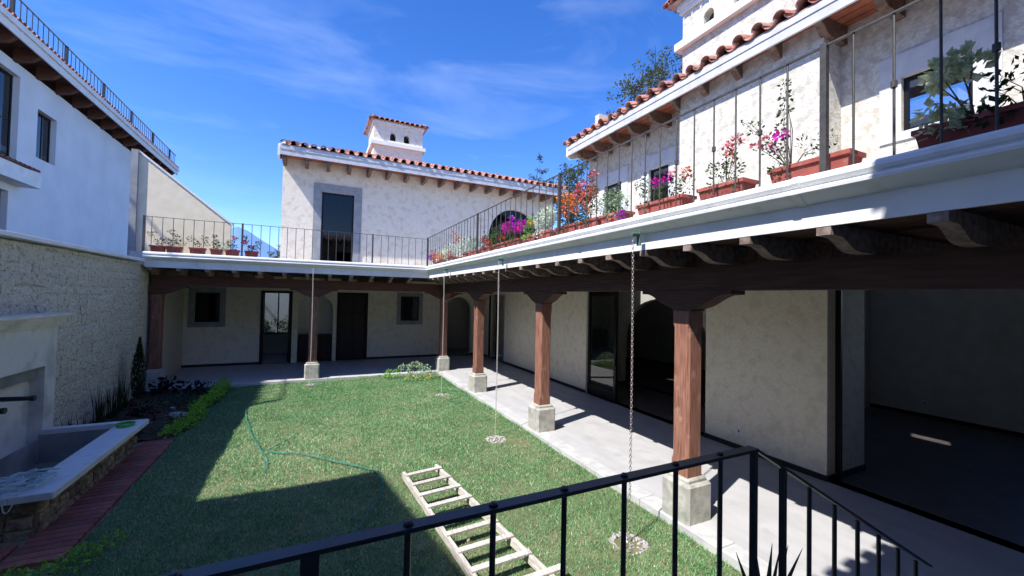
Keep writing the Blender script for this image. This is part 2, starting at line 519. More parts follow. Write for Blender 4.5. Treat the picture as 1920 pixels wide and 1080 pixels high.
# ------------------------------------------------------------------ RIGHT WING
RW = thing('courtyard_house', 'cream stucco wing on the right with shaded colonnade, flower terrace and tiled upper storey', 'house', (5.5, 4, 0))
holes = [(-.6+.001, 3.48, 0, 3.31), (5.62, 9.59, 0, 3.05), (15.2, 16.9, 0, 2.75)]
w = wall('x', 7.1, 7.3, -.6, 17.9, 0, 3.32, [(-.599, 3.48, 0, 3.3), (5.62, 9.59, 0, 3.05), (15.2, 16.9, 0, 2.8)])
w.build('ground_floor_wall', M['stucco'], RW)
# thick pier at the wide opening
MB().box(7.302, 8.2, 3.48, 5.62, 0, 7.0).build('pier', M['stucco'], RW)
MB().box(7.32, 7.36, 3.40, 3.478, 0, 3.3).build('door_track', M['black'], RW)
# baseboards
for (x0, x1, y0, y1) in ((7.075, 7.098, 3.48, 5.62), (7.075, 7.098, 9.59, 15.2), (7.075, 7.098, 16.9, 17.87), (7.1, 8.2, 3.455, 3.478)):
    MB().box(x0, x1, y0, y1, 0, .085).build('baseboard', M['door_wood'], RW)
# interior
wall('x', 13.4, 13.6, -.8, 9.8, 0, 7.4, [(-.5, 2.6, 1.9, 4.6)]).build('interior_wall', M['interior'], RW)  # out-of-view opening, added to let sky light brighten the room
MB().box(13.4, 13.6, 9.8, 15, 0, 3.3).build('interior_wall', M['interior'], RW)
MB().box(13.37, 13.398, -.6, 14.7, 0, .09).build('baseboard', M['door_wood'], RW)
MB().box(7.3, 13.4, 14.9, 15.1, 0, 3.3).build('interior_wall', M['interior'], RW)
MB().box(7.3, 13.4, -.8, -.6, 0, 7.4).build('interior_wall', M['interior'], RW)
MB().box(9.2, 9.4, 5.65, 9.6, 3.345, 7.0).build('upper_partition', M['interior'], RW)
wall('x', 9.2, 9.4, 5.65, 14.9, 0, 3.344, [(7.15, 10.5, 0, 2.75, 1.35)]).build('arched_partition', M['interior'], RW)
MB().box(9.4, 13.4, 5.65, 14.9, 3.0, 3.2).build('interior_ceiling', M['interior'], RW)
MB().box(9.42, 13.4, 5.55, 5.65, 0, 7.0).build('interior_wall', M['interior'], RW)
# recess beside the back corner
MB().box(7.9, 8.0, 14.95, 17.9, 0, 3.3).build('interior_wall', M['interior'], RW)
for y in (15.2, 16.05, 16.86):
    MB().box(7.12, 7.2, y, y+.05, 0, 2.8).build('door_frame', M['black'], RW)
# sliding glass door
sd = MB()
sd.box(7.16, 7.22, 9.50, 9.59, 0, 3.05); sd.box(7.16, 7.22, 8.38, 8.47, 0, 2.99)
sd.box(7.16, 7.22, 8.47, 9.50, 2.93, 2.99); sd.box(7.16, 7.22, 8.47, 9.50, 0, .28)
sdo = sd.build('sliding_door', M['black'], RW)
MB().box(7.185, 7.195, 8.47, 9.50, .28, 2.93).build('pane', M['glass'], sdo)
MB().box(7.12, 7.28, 5.62, 8.38, 2.99, 3.05).build('door_head', M['black'], RW)
hd = MB().box(7.13, 7.16, 8.40, 8.43, .95, 1.2).build('handle', M['iron_grey'], sdo)
# sockets
for (x, y, z) in ((7.09, 4.92, .33), (13.39, 4.5, .35)):
    s_ = MB().cbox(x, x+.008, y-.06, y+.06, z-.04, z+.04, .003).build('wall_socket', M['plate'], RW)
    MB().box(x-.003, x-.001, y-.03, y-.005, z-.02, z+.02).build('slot', M['black'], s_)

# columns ------------------------------------------------------------
def bracket_poly(c, h=.68, z0=2.58, z1=2.83):
    pts = [(c-h, z1), (c-h, z1-.045)]
    for k in range(1, 9):
        t = k/9
        pts.append((c-h+.06+(h-.21)*t, z1-.045-(z1-z0-.075)*(.5-.5*math.cos(math.pi*t))))
    pts += [(c-.15, z0+.02), (c-.15, z0), (c+.15, z0), (c+.15, z0+.02)]
    for k in range(8, 0, -1):
        t = k/9
        pts.append((c+h-.06-(h-.21)*t, z1-.045-(z1-z0-.075)*(.5-.5*math.cos(math.pi*t))))
    pts += [(c+h, z1-.045), (c+h, z1)]
    return pts
COLS = [(4.31, 3.68, 'y'), (4.31, 7.31, 'y'), (4.31, 10.94, 'y'), (4.31, 14.5, 'xy'), (0.02, 14.5, 'x'), (-3.9, 14.5, 'x'), (4.31, .05, 'y')]
def shaft(x, y):
    mb = MB()
    h = .125; c = .03
    def ring(z, c):
        return [(x-h+c,y-h,z),(x+h-c,y-h,z),(x+h,y-h+c,z),(x+h,y+h-c,z),(x+h-c,y+h,z),(x-h+c,y+h,z),(x-h,y+h-c,z),(x-h,y-h+c,z)]
    zs = [(.52,.004),(.68,.004),(.74,c),(2.36,c),(2.42,.004),(2.575,.004)]
    vs = []
    for z, cc in zs: vs += ring(z, cc)
    fs = []
    for a in range(len(zs)-1):
        for i in range(8):
            j = (i+1) % 8
            fs.append((a*8+i, a*8+j, a*8+8+j, a*8+8+i))
    return mb.add(vs, fs)
for (x, y, d) in COLS:
    co = shaft(x, y).build('column', M['wood'], RW if x > 4 else None)
    co_parent = co
    COLS_OBJ = globals().setdefault('COLS_OBJ', [])
    COLS_OBJ.append((co, x, y))
    b = MB()
    hh = .215 if y > 1 else .215
    b.cbox(x-hh, x+hh, y-hh, y+hh, -.12, .47, .035)
    b.cbox(x-.17, x+.17, y-.17, y+.17, .47, .52, .02)
    b.build('column_base', M['base_stone'], co)
    if 'y' in d:
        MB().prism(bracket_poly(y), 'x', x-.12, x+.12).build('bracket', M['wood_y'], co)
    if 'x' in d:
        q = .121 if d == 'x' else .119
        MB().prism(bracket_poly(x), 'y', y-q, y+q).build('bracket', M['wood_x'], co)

# beams, rafters, ceiling boards
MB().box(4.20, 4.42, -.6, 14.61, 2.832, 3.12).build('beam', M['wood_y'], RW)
raft = [(3.565, 3.318), (3.565, 3.297), (3.534, 3.297), (3.534, 3.232), (3.64, 3.230), (3.70, 3.225), (3.76, 3.20), (3.82, 3.165), (3.88, 3.14), (3.95, 3.125), (4.05, 3.122), (7.09, 3.122), (7.09, 3.318)]
rm = mesh_only(MB().prism(raft, 'y', -.05, .05), 'rafter', M['rafter'])
ys = [3.68 + .64*k for k in range(-6, 18)]
for y in ys:
    if y < 14.3: inst(rm, 'rafter', (0, y, 0), RW)
# boards of the porch ceiling, run along Y in three bays of 15 cm
for k in range(23):
    x0 = 3.6 + k*.152
    MB().box(x0, x0+.146, -.6, 17.88, 3.32, 3.345).build('ceiling_board', M['board'], RW)
# deck over it and fascia
dk = MB(); dk.box(3.56, 7.099, -.6, 17.9, 3.345, 3.70); dk.box(7.101, 7.46, -.6, 17.9, 3.323, 3.698); dk.box(7.461, 11.0, 9.85, 17.9, 3.345, 3.70)
dk.build('terrace_deck', M['concrete'], RW)
MB().prism([(3.53,3.30),(3.558,3.30),(3.558,3.71),(3.53,3.71)], 'y', -.6, 13.73).build('fascia_board', M['white_paint'], RW)
GP = [(3.528,3.485),(3.50,3.495),(3.44,3.535),(3.412,3.556),(3.40,3.562),(3.397,3.584),(3.408,3.597),(3.428,3.602),(3.428,3.614),
      (3.410,3.622),(3.400,3.645),(3.405,3.675),(3.428,3.697),(3.455,3.704),(3.475,3.69),(3.475,3.64),(3.528,3.63)]
gu = MB()
n = len(GP)
far = [(x, 13.73-(3.53-x), z) for x, z in GP]
near = [(x, -.6, z) for x, z in GP]
gu.add(near+far, [tuple(range(n)), tuple(range(2*n-1, n-1, -1))]+[(i, i+n, (i+1) % n+n, (i+1) % n) for i in range(n)])
gu.build('gutter', M['white_metal'], RW)
gj = mesh_only(MB().prism([(3.52+(x-3.52)*1.05, 3.6+(z-3.6)*1.07) for x, z in GP[:-1]]+[(3.527, 3.63)], 'y', -.03, .03), 'gutter_joint', M['white_metal'])
for y in (1.9, 4.9, 7.9, 10.9): inst(gj, 'gutter_joint', (0, y, 0), RW)
# gutter brackets
gb = mesh_only(MB().box(3.45, 3.528, -.012, .012, 3.67, 3.677), 'gutter_bracket', M['white_metal'])
for k in range(16): inst(gb, 'gutter_bracket', (0, .4+k*.82, 0), RW)

# upper storey
uh = [(2.65-.68, 2.65, 5.1, 5.86), (6.75, 7.37, 4.9, 5.86), (8.34, 9.05, 4.9, 5.86)]
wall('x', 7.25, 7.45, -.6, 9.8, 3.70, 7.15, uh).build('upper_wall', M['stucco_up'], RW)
MB().box(7.4502, 13.4, 9.6, 9.8, 3.70, 8.2).build('upper_side_wall', M['stucco_up'], RW)
MB().box(6.75, 7.248, 3.37, 6.02, 3.70, 7.0).build('chimney_breast', M['stucco_up'], RW)
for (a, b, c, d) in uh:
    f = MB()
    t = .24; zt = d+.34; zb = c-.12
    for (y0, y1, z0, z1) in ((a-t, a, zb, zt), (b, b+t, zb, zt), (a, b, d, zt), (a, b, zb, c)):
        f.box(7.225, 7.249, y0, y1, z0, z1)
    fo = f.build('window_surround', M['pale_surround'], RW)
    fr = MB()
    for (y0, y1, z0, z1) in ((a, a+.05, c, d), (b-.05, b, c, d), (a+.05, b-.05, d-.05, d), (a+.05, b-.05, c, c+.05)):
        fr.box(7.30, 7.35, y0, y1, z0, z1)
    wo = fr.build('window', M['black'], RW)
    MB().box(7.32, 7.328, a+.05, b-.05, c+.05, d-.05).build('pane', M['glass_coated'], wo)

# upper eave (right)
XF = 6.46
MB().box(XF, XF+.04, -.6, 9.75, 6.81, 7.05).build('eave_fascia', M['eave_paint'], RW)
MB().box(XF-.015, XF-.001, -.6, 9.75, 6.96, 7.06).build('eave_trim', M['eave_paint'], RW)
cp = [(XF+.05, 6.92), (XF+.05, 6.83), (XF+.12, 6.81), (XF+.18, 6.76), (XF+.24, 6.70), (XF+.32, 6.68), (7.24, 6.68), (7.24, 7.0), (XF+.9*.5, 6.99)]
cm = mesh_only(MB().prism(cp, 'y', -.055, .055), 'corbel', M['corbel'])
cy = [3.34 - .68*5 + .68*k for k in range(15)]
for y in cy:
    inst(cm, 'corbel', (0, y, 0), RW)
# terracotta soffit bricks: three courses per bay
sb = mesh_only(MB().box(-.095, .095, -.30, .30, 0, .03), 'soffit_brick', M['terracotta_soffit'])
for y in [c + .34 for c in cy[:-1]] + [cy[0]-.34]:
    for k in range(4):
        xx = XF+.15+k*.2
        if 3.0 < y < 6.3 and k > 0 and xx > 6.66: pass
        inst(sb, 'soffit_brick', (xx, y, 6.925+.012*k), RW, rot=(0, -.10, 0))
# white rake at the far end
MB().prism([(XF, 6.80), (XF+.1, 6.72), (7.4, 6.98), (7.4, 7.30), (XF, 7.06)], 'y', 9.752, 9.83).build('rake_board', M['white_paint'], RW)

# tiles
def barrel(r0_, r1_, ln, n=7, th=.014):
    mb = MB(); vs = []
    for (y, r_) in ((0, r0_), (ln, r1_)):
        for rr in (r_, r_-th):
            for k in range(n+1):
                a = math.pi*k/n
                vs.append((rr*math.cos(a), y, rr*math.sin(a)*.95))
    m_ = n+1; fs = []
    for k in range(n):
        fs += [(k, k+1, 2*m_+k+1, 2*m_+k), (m_+k+1, m_+k, 3*m_+k, 3*m_+k+1), (k+1, k, m_+k, m_+k+1), (2*m_+k, 2*m_+k+1, 3*m_+k+1, 3*m_+k)]
    return mb.add(vs, fs)
cover = mesh_only(barrel(.105, .088, .46), 'roof_tile', M['tile'], True)
pan = mesh_only(MB().add([(x, y, -z+.085) for x, y, z in barrel(.10, .085, .46).v], barrel(.10, .085, .46).f), 'pan_tile', M['tile'], True)
rt = random.Random(11)
def tile_rows(parent, ax, u0, u1, pitch, edge, z, slope, rows, total):
    """tiles whose lower ends sit at `edge`, running up the slope (+x or +y)"""
    n = int(round((u1-u0)/pitch))
    ang = math.atan(slope)
    for k in range(n+1):
        u = u0 + k*pitch
        for r_ in range(rows):
            d = r_*.38
            for m_, du, dz in ((cover, 0, .03), (pan, pitch/2, -.035)):
                if m_ is pan and k == n: continue
                j = rt.uniform(-.012, .012)
                e = edge - (.07 if m_ is cover else .04) + d*math.cos(ang) + rt.uniform(-.02, .02)
                zz = z + dz + (d)*math.sin(ang) + .012*r_
                rz = rt.uniform(-.03, .03)
                if ax == 'x':
                    o = inst(m_, m_.name.split('.')[0], (e, u+du+j, zz), parent, rot=(ang, 0, -math.pi/2+rz))
                else:
                    o = inst(m_, m_.name.split('.')[0], (u+du+j, e, zz), parent, rot=(ang, 0, rz))
    # the rest of the slope: one corrugated sheet with stepped courses
    mb = MB(); per = 8; vs = []; fs = []
    us = [u0 + i*pitch/per for i in range(n*per+1)]
    cour = []
    d = rows*.38 - .1
    while d < total:
        cour += [d, min(d+.38, total)]; d += .38
    for q, d in enumerate(cour):
        lift = .025 if q % 2 == 0 else 0
        for i, u in enumerate(us):
            hgt = .075*math.cos(2*math.pi*i/per)
            e = edge + d*math.cos(ang); zz = z + .04 + d*math.sin(ang) + hgt + lift
            vs.append((e, u, zz) if ax == 'x' else (u, e, zz))
    nn = len(us)
    for q in range(len(cour)-1):
        for i in range(nn-1):
            a = q*nn+i
            fs.append((a, a+1, a+nn+1, a+nn))
    o = mb.add(vs, fs).build('tile_field', M['tile'], parent, smooth=False)
    o['kind'] = 'stuff'
tile_rows(RW, 'x', -.55, 9.72, .335, XF, 7.12, .32, 3, 5.2)
MB().prism([(XF-.0, 7.052), (XF+.2, 7.052), (11.6, 8.66), (11.6, 8.75), (XF, 7.10)], 'y', -.6, 9.75).build('roof_deck', M['mortar'], RW)
MB().prism([(11.6, 8.66), (13.6, 8.0), (13.6, 8.08), (11.6, 8.75)], 'y', -.6, 9.75).build('roof_deck', M['mortar'], RW)

# chimney tower
TX0, TX1, TY0, TY1 = 8.2, 10.2, 3.2, 7.25
tw = wall('x', TX0, TX0+.2, TY0, TY1, 7.3, 10.05, [(y-.14, y+.14, 9.28, 9.62, 9.46) for y in (6.5, 5.72, 4.94, 4.16)])
tw.box(TX0+.2, TX1, TY1-.2, TY1, 7.3, 10.05); tw.box(TX0+.2, TX1, TY0, TY0+.2, 7.3, 10.05); tw.box(TX1-.2, TX1-.001, TY0+.2, TY1-.2, 7.3, 10.05)
two = tw.build('chimney', M['stucco_up'], RW)
MB().box(TX0-.14, TX1+.14, TY0-.14, TY1+.14, 9.02, 9.2).build('ledge', M['white_paint'], two)
MB().box(TX0-.10, TX1+.10, TY0-.10, TY1+.10, 10.052, 10.2).build('cornice', M['white_paint'], two)
MB().box(TX0-.06, TX1+.06, TY0-.06, TY1+.06, 9.94, 10.051).build('cornice', M['white_paint'], two)
def hip(parent, x0, x1, y0, y1, z, hgt, pitch=.25, o=.16):
    cx, cy = (x0+x1)/2, (y0+y1)/2
    x0 -= o; x1 += o; y0 -= o; y1 += o
    hx, hy = (x1-x0)/2, (y1-y0)/2
    hw = min(hx, hy)
    mb = MB()
    r1, r2 = ((cx, y0+hw), (cx, y1-hw)) if hy > hx else ((x0+hw, cy), (x1-hw, cy))
    mb.add([(x0,y0,z),(x1,y0,z),(x1,y1,z),(x0,y1,z),(r1[0],r1[1],z+hgt),(r2[0],r2[1],z+hgt)],
           [(0,3,2,1)] + ([(0,1,4),(1,2,5,4),(2,3,5),(3,0,4,5)] if hy > hx else [(0,1,5,4),(1,2,5),(2,3,4,5),(3,0,4)]))
    mb.build('cap_roof', M['mortar'], parent)
    ang = math.atan2(hgt, hw)
    for (ax, a, b, e, sgn) in (('x', y0, y1, x0, 1), ('x', y0, y1, x1, -1), ('y', x0, x1, y0, 1), ('y', x0, x1, y1, -1)):
        n = int((b-a)/pitch)
        for k in range(n+1):
            u = a + (b-a)*(k+.0)/n
            lim = min(u-a, b-u, hw)
            L_ = max(.15, lim/math.cos(ang))
            for q in range(max(1, int(L_/.38)+1)):
                d = q*.36
                if q and d > L_-.1: break
                ln = min(1, (L_-d+.12)/.46)
                s_ = 1.0
                if ax == 'x':
                    rot_ = (ang, 0, -math.pi/2 if sgn > 0 else math.pi/2); loc = (e + sgn*(d*math.cos(ang)-.06), u, z+d*math.sin(ang)+.005)
                else:
                    rot_ = (ang, 0, 0 if sgn > 0 else math.pi); loc = (u, e + sgn*(d*math.cos(ang)-.06), z+d*math.sin(ang)+.005)
                inst(cover, 'roof_tile', loc, parent, rot=rot_, scale=(s_, max(.35, ln), 1))
    # hip ridges
    rm_ = MB()
    for c, r_ in (((x0,y0),r1),((x1,y0),r1 if hy > hx else r2),((x1,y1),r2),((x0,y1),r2 if hy > hx else r1)):
        rm_.tube([(c[0],c[1],z+.05),(r_[0],r_[1],z+hgt+.05)], .085, 8)
    rm_.tube([(r1[0],r1[1],z+hgt+.05),(r2[0],r2[1],z+hgt+.05)], .085, 8)
    rm_.build('ridge_tile', M['tile'], parent, smooth=True)
hip(two, TX0-.1, TX1+.1, TY0-.1, TY1+.1, 10.2, .6)

# ------------------------------------------------------------------ BACK WING
BW = thing('back_house', 'cream stucco house across the far courtyard side with tiled roof and upstairs glass door', 'house', (3, 18, 0))
for co, x, y in COLS_OBJ:
    if co.parent is None:
        co.parent = BW; co.location = co.location - BW.location
        # children are placed relative to the column, whose mesh is in world coordinates
        # (column mesh origin is the world origin, so only the parent offset changes)
MB().box(-4.02, 4.198, 14.39, 14.61, 2.832, 3.12).build('beam', M['wood_x'], BW)
raftb = [(y_-3.53+13.73, z_) for y_, z_ in raft[:-2]] + [(17.88, 3.122), (17.88, 3.318)]
rmb = mesh_only(MB().prism(raftb, 'x', -.05, .05), 'rafter', M['rafter'])
for k in range(13):
    x = -3.9 + .62*k
    if x < 3.5: inst(rmb, 'rafter', (x, 0, 0), BW)
for k in range(27):
    y0 = 13.78 + k*.152
    MB().box(-4.02, 3.595, y0, y0+.146, 3.32, 3.345).build('ceiling_board', M['board'], BW)
MB().box(-4.3, 3.558, 13.76, 17.9, 3.346, 3.70).build('terrace_deck', M['concrete'], BW)
MB().box(-4.0, 3.529, 13.73, 13.758, 3.30, 3.708).build('fascia_board', M['white_paint'], BW)
gu = MB()
bp = [(13.73-(3.53-x), z) for x, z in GP]
a_ = [(-4.0, y, z) for y, z in bp]; b_ = [(3.53-(13.73-y), y, z) for y, z in bp]
gu.add(a_+b_, [tuple(range(n, 0, -1))[:0] or tuple(range(n)), tuple(range(2*n-1, n-1, -1))]+[(i, i+n, (i+1) % n+n, (i+1) % n) for i in range(n)])
GN = len(GP)
gu = MB().add(a_+b_, [tuple(range(GN)), tuple(range(2*GN-1, GN-1, -1))]+[(i, i+GN, (i+1) % GN+GN, (i+1) % GN) for i in range(GN)])
gu.build('gutter', M['white_metal'], BW)

# ground floor wall
bh = [(-3.78, -3.04, 1.59, 2.65), (-1.77, -.72, 0, 2.76), (-.52, .73, 0, 2.64, 2.02), (.87, 2.06, 0, 2.76), (3.4, 4.2, 1.59, 2.65), (5.41, 6.64, 0, 2.67, 2.06)]
wall('y', 17.9, 18.1, -4.3, 7.9, 0, 3.34, bh).build('ground_floor_wall', M['stucco'], BW)
for a, b in ((-4.3, -1.77), (2.06, 5.41), (6.64, 7.07)):
    MB().box(a, b, 17.875, 17.898, 0, .085).build('baseboard', M['door_wood'], BW)
def win_y(a, b, c, d, Y=17.9, t=.15, fm='grey_frame', gl='glass_dark', parent=None, sur=True, base=True):
    parent = parent or BW
    if sur:
        f = MB()
        q = [(a-t, a, c-(t if base else 0), d+t), (b, b+t, c-(t if base else 0), d+t), (a, b, d, d+t)]
        if base: q.append((a, b, c-t, c))
        for (x0, x1, z0, z1) in q: f.box(x0, x1, Y-.028, Y-.002, z0, z1)
        f.build('window_surround', M[fm], parent)
    fr = MB()
    for (x0, x1, z0, z1) in ((a, a+.06, c, d), (b-.06, b, c, d), (a+.06, b-.06, d-.06, d), (a+.06, b-.06, c, c+.06)):
        fr.box(x0, x1, Y+.05, Y+.10, z0, z1)
    o = fr.build('window', M['black'], parent)
    MB().box(a+.06, b-.06, Y+.07, Y+.078, c+.06, d-.06).build('pane', M[gl], o)
    return o
win_y(-3.78, -3.04, 1.59, 2.65, t=.18)
win_y(3.4, 4.2, 1.59, 2.65, t=.16)
# open door with black frame
df = MB()
for (x0, x1) in ((-1.77, -1.68), (-.80, -.72)): df.box(x0, x1, 17.86, 18.12, 0, 2.76)
df.box(-1.68, -.80, 17.86, 18.12, 2.68, 2.76)
dfo = df.build('door_frame', M['black'], BW)
MB().box(-.86, -.81, 18.13, 19.0, .02, 2.66).build('door_leaf', M['door_wood'], dfo)
# arched niche with dark wooden lower cupboard
MB().box(-.70, .86, 18.75, 18.85, 0, 2.9).build('niche_back', M['smooth_plaster'], BW)
MB().box(-.74, -.64, 18.1, 18.75, 0, 2.9).build('niche_side', M['stucco'], BW)
MB().box(.80, .88, 18.1, 18.75, 0, 2.9).build('niche_side', M['stucco'], BW)
cb = MB().box(-.50, .71, 18.12, 18.7, .02, 1.02).build('cupboard', M['door_wood'], BW)
for k in range(3): MB().cbox(-.47+.395*k, -.47+.395*k+.36, 18.095, 18.118, .08, .96, .01).build('cupboard_door', M['door_wood'], cb)
# closed double door
dd = MB().box(.89, 2.04, 18.02, 18.06, .01, 2.70).build('door', M['door_wood'], BW)
for i in range(2):
    for j in range(4):
        MB().cbox(.97+.56*i, .97+.56*i+.44, 18.0, 18.018, .12+.64*j, .12+.64*j+.54, .012).build('panel', M['door_wood'], dd)
dfr = MB()
for (x0, x1) in ((.87, .93), (2.0, 2.06)): dfr.box(x0, x1, 17.885, 18.018, 0, 2.76)
dfr.box(.93, 2.0, 17.885, 18.018, 2.70, 2.76); dfr.build('door_frame', M['black'], BW)
# hall behind the right arch and room behind the door
MB().box(5.2, 8.0, 20.2, 20.3, 0, 3.3).build('interior_wall', M['interior'], BW)
MB().box(5.0, 5.2, 18.1, 20.3, 0, 3.3).build('interior_wall', M['interior'], BW)
MB().box(7.9, 8.0, 18.1, 20.2, 0, 3.3).build('interior_wall', M['interior'], BW)
wall('y', 21, 21.2, -4.3, 5.0, 0, 3.3, [(-2.7, -.95, .85, 2.75)]).build('interior_wall', M['smooth_plaster'], BW)
MB().box(-4.5, -4.3, 17.9, 21.2, 0, 3.3).build('interior_wall', M['smooth_plaster'], BW)
MB().box(2.3, 2.4, 18.1, 21, 0, 3.3).build('interior_wall', M['interior'], BW)
MB().box(-4.3, 8.0, 18.1, 21.2, 3.3, 3.4).build('interior_ceiling', M['smooth_plaster'], BW)
rw_ = MB()
for x in (-2.7, -1.98, -1.43, -1.0): rw_.box(x, x+.05, 21.05, 21.1, .85, 2.75)
rw_.box(-2.65, -1.0, 21.05, 21.1, 2.69, 2.75); rw_.box(-2.65, -1.0, 21.05, 21.1, .85, .91)
rwo = rw_.build('rear_window', M['black'], BW)
MB().box(-2.65, -1.0, 21.07, 21.075, .91, 2.69).build('pane', M['glass'], rwo)

# upper storey
ub = [(.19, 1.40, 3.72, 6.78), (7.45, 10.2, 3.72, 7.03, 5.66)]
wall('y', 17.9, 18.1, -1.2, 11.0, 3.70, 7.95, ub).build('upper_wall', M['stucco_back'], BW)
MB().box(-1.2, -1.0, 18.1, 23.6, 3.4, 7.95).build('side_wall', M['stucco_up'], BW)
MB().prism([(18.1, 7.95), (23.6, 7.95), (20.8, 9.3)], 'x', -1.2, -1.0).build('gable', M['stucco_up'], BW)
MB().box(-1.0, 11, 23.4, 23.6, 3.4, 7.95).build('rear_wall', M['stucco_up'], BW)
MB().box(10.8, 11, 18.1, 23.4, 3.4, 7.95).build('side_wall', M['stucco_up'], BW)
MB().box(3.2, 3.3, 18.1, 23.4, 3.7, 7.9).build('interior_wall', M['interior'], BW)
MB().box(-1, 7.3, 18.1, 23.4, 3.45, 3.68).build('upper_floor', M['dark_floor'], BW)
MB().box(3.3, 10.8, 19.4, 19.5, 3.7, 7.9).build('interior_wall', M['interior'], BW)
f = MB()
for (x0, x1, z0, z1) in ((-.11, .19, 3.705, 7.1), (1.40, 1.70, 3.705, 7.1), (.19, 1.40, 6.78, 7.1)): f.box(x0, x1, 17.87, 17.898, z0, z1)
f.build('door_surround', M['grey_frame'], BW)
fr = MB()
for (x0, x1, z0, z1) in ((.19, .26, 3.72, 6.78), (1.33, 1.40, 3.72, 6.78), (.26, 1.33, 6.71, 6.78), (.26, 1.33, 3.72, 3.80)): fr.box(x0, x1, 17.93, 17.98, z0, z1)
gd = fr.build('glass_door', M['black'], BW)
MB().box(.26, 1.33, 17.95, 17.957, 3.80, 6.71).build('pane', M['glass_dark'], gd)
# dark blind-like grille in the arch
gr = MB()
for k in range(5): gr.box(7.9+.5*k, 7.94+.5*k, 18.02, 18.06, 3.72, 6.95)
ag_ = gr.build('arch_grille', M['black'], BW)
MB().box(7.5, 10.15, 18.07, 18.075, 3.72, 6.98).build('pane', M['glass_dark'], ag_)  # tinted sheet added to darken the pale room behind the arch

YF = 17.0
MB().box(-1.25, 11.3, YF, YF+.04, 7.78, 8.10).build('eave_fascia', M['eave_paint'], BW)
MB().box(-1.25, 11.3, YF-.02, YF-.001, 7.98, 8.12).build('eave_trim', M['eave_paint'], BW)
MB().prism([(YF, 7.74), (YF+.12, 7.62), (18.0, 7.9), (20.8, 9.25), (20.8, 9.5), (YF, 8.12)], 'x', -1.33, -1.252).build('rake_board', M['white_paint'], BW)
cpb = [(YF+.05, 7.86), (YF+.05, 7.66), (YF+.10, 7.62), (YF+.2, 7.60), (17.89, 7.60), (17.89, 7.92), (YF+.6, 7.90)]
cmb = mesh_only(MB().prism(cpb, 'x', -.06, .06), 'corbel', M['corbel'])
for k in range(17): inst(cmb, 'corbel', (-1.13+.76*k, 0, 0), BW)
sbb = mesh_only(MB().box(-.33, .33, -.095, .095, 0, .03), 'soffit_brick', M['terracotta_soffit'])
for k in range(16):
    for q in range(4): inst(sbb, 'soffit_brick', (-.75+.76*k, YF+.15+.2*q, 7.87+.012*q), BW, rot=(.08, 0, 0))
MB().prism([(YF, 8.102), (YF+.3, 8.102), (18.0, 8.10), (20.8, 9.42), (20.8, 9.5), (YF, 8.16)], 'x', -1.25, 11.3).build('roof_deck', M['mortar'], BW)
MB().prism([(20.8, 9.42), (24, 7.9), (24, 7.98), (20.8, 9.5)], 'x', -1.25, 11.3).build('roof_deck', M['mortar'], BW)
tile_rows(BW, 'y', -1.16, 11.2, .335, YF, 8.18, .34, 2, 3.9)
# chimney of the back house
CX0, CX1, CY0, CY1 = 2.22, 4.42, 19.0, 20.9
ch = wall('y', CY0, CY0+.2, CX0, CX1, 8.3, 10.55, [(2.93, 3.19, 9.74, 10.12, 9.95), (3.55, 3.81, 9.74, 10.12, 9.95)])
ch.box(CX0, CX0+.2, CY0+.2, CY1, 8.3, 10.55); ch.box(CX1-.2, CX1, CY0+.2, CY1, 8.3, 10.55); ch.box(CX0+.2, CX1-.2, CY1-.2, CY1-.001, 8.3, 10.55)
ch.box(CX0+.2, CX1-.2, CY0+.2, CY1-.2, 9.1, 9.2)
cho = ch.build('chimney', M['stucco_back'], BW)
MB().box(CX0-.12, CX1+.12, CY0-.12, CY1+.12, 9.46, 9.62).build('ledge', M['white_paint'], cho)
MB().box(CX0-.06, CX1+.06, CY0-.06, CY1+.06, 10.44, 10.551).build('cornice', M['white_paint'], cho)
hip(cho, CX0-.02, CX1+.02, CY0-.02, CY1+.02, 10.56, .42, pitch=.22, o=.12)

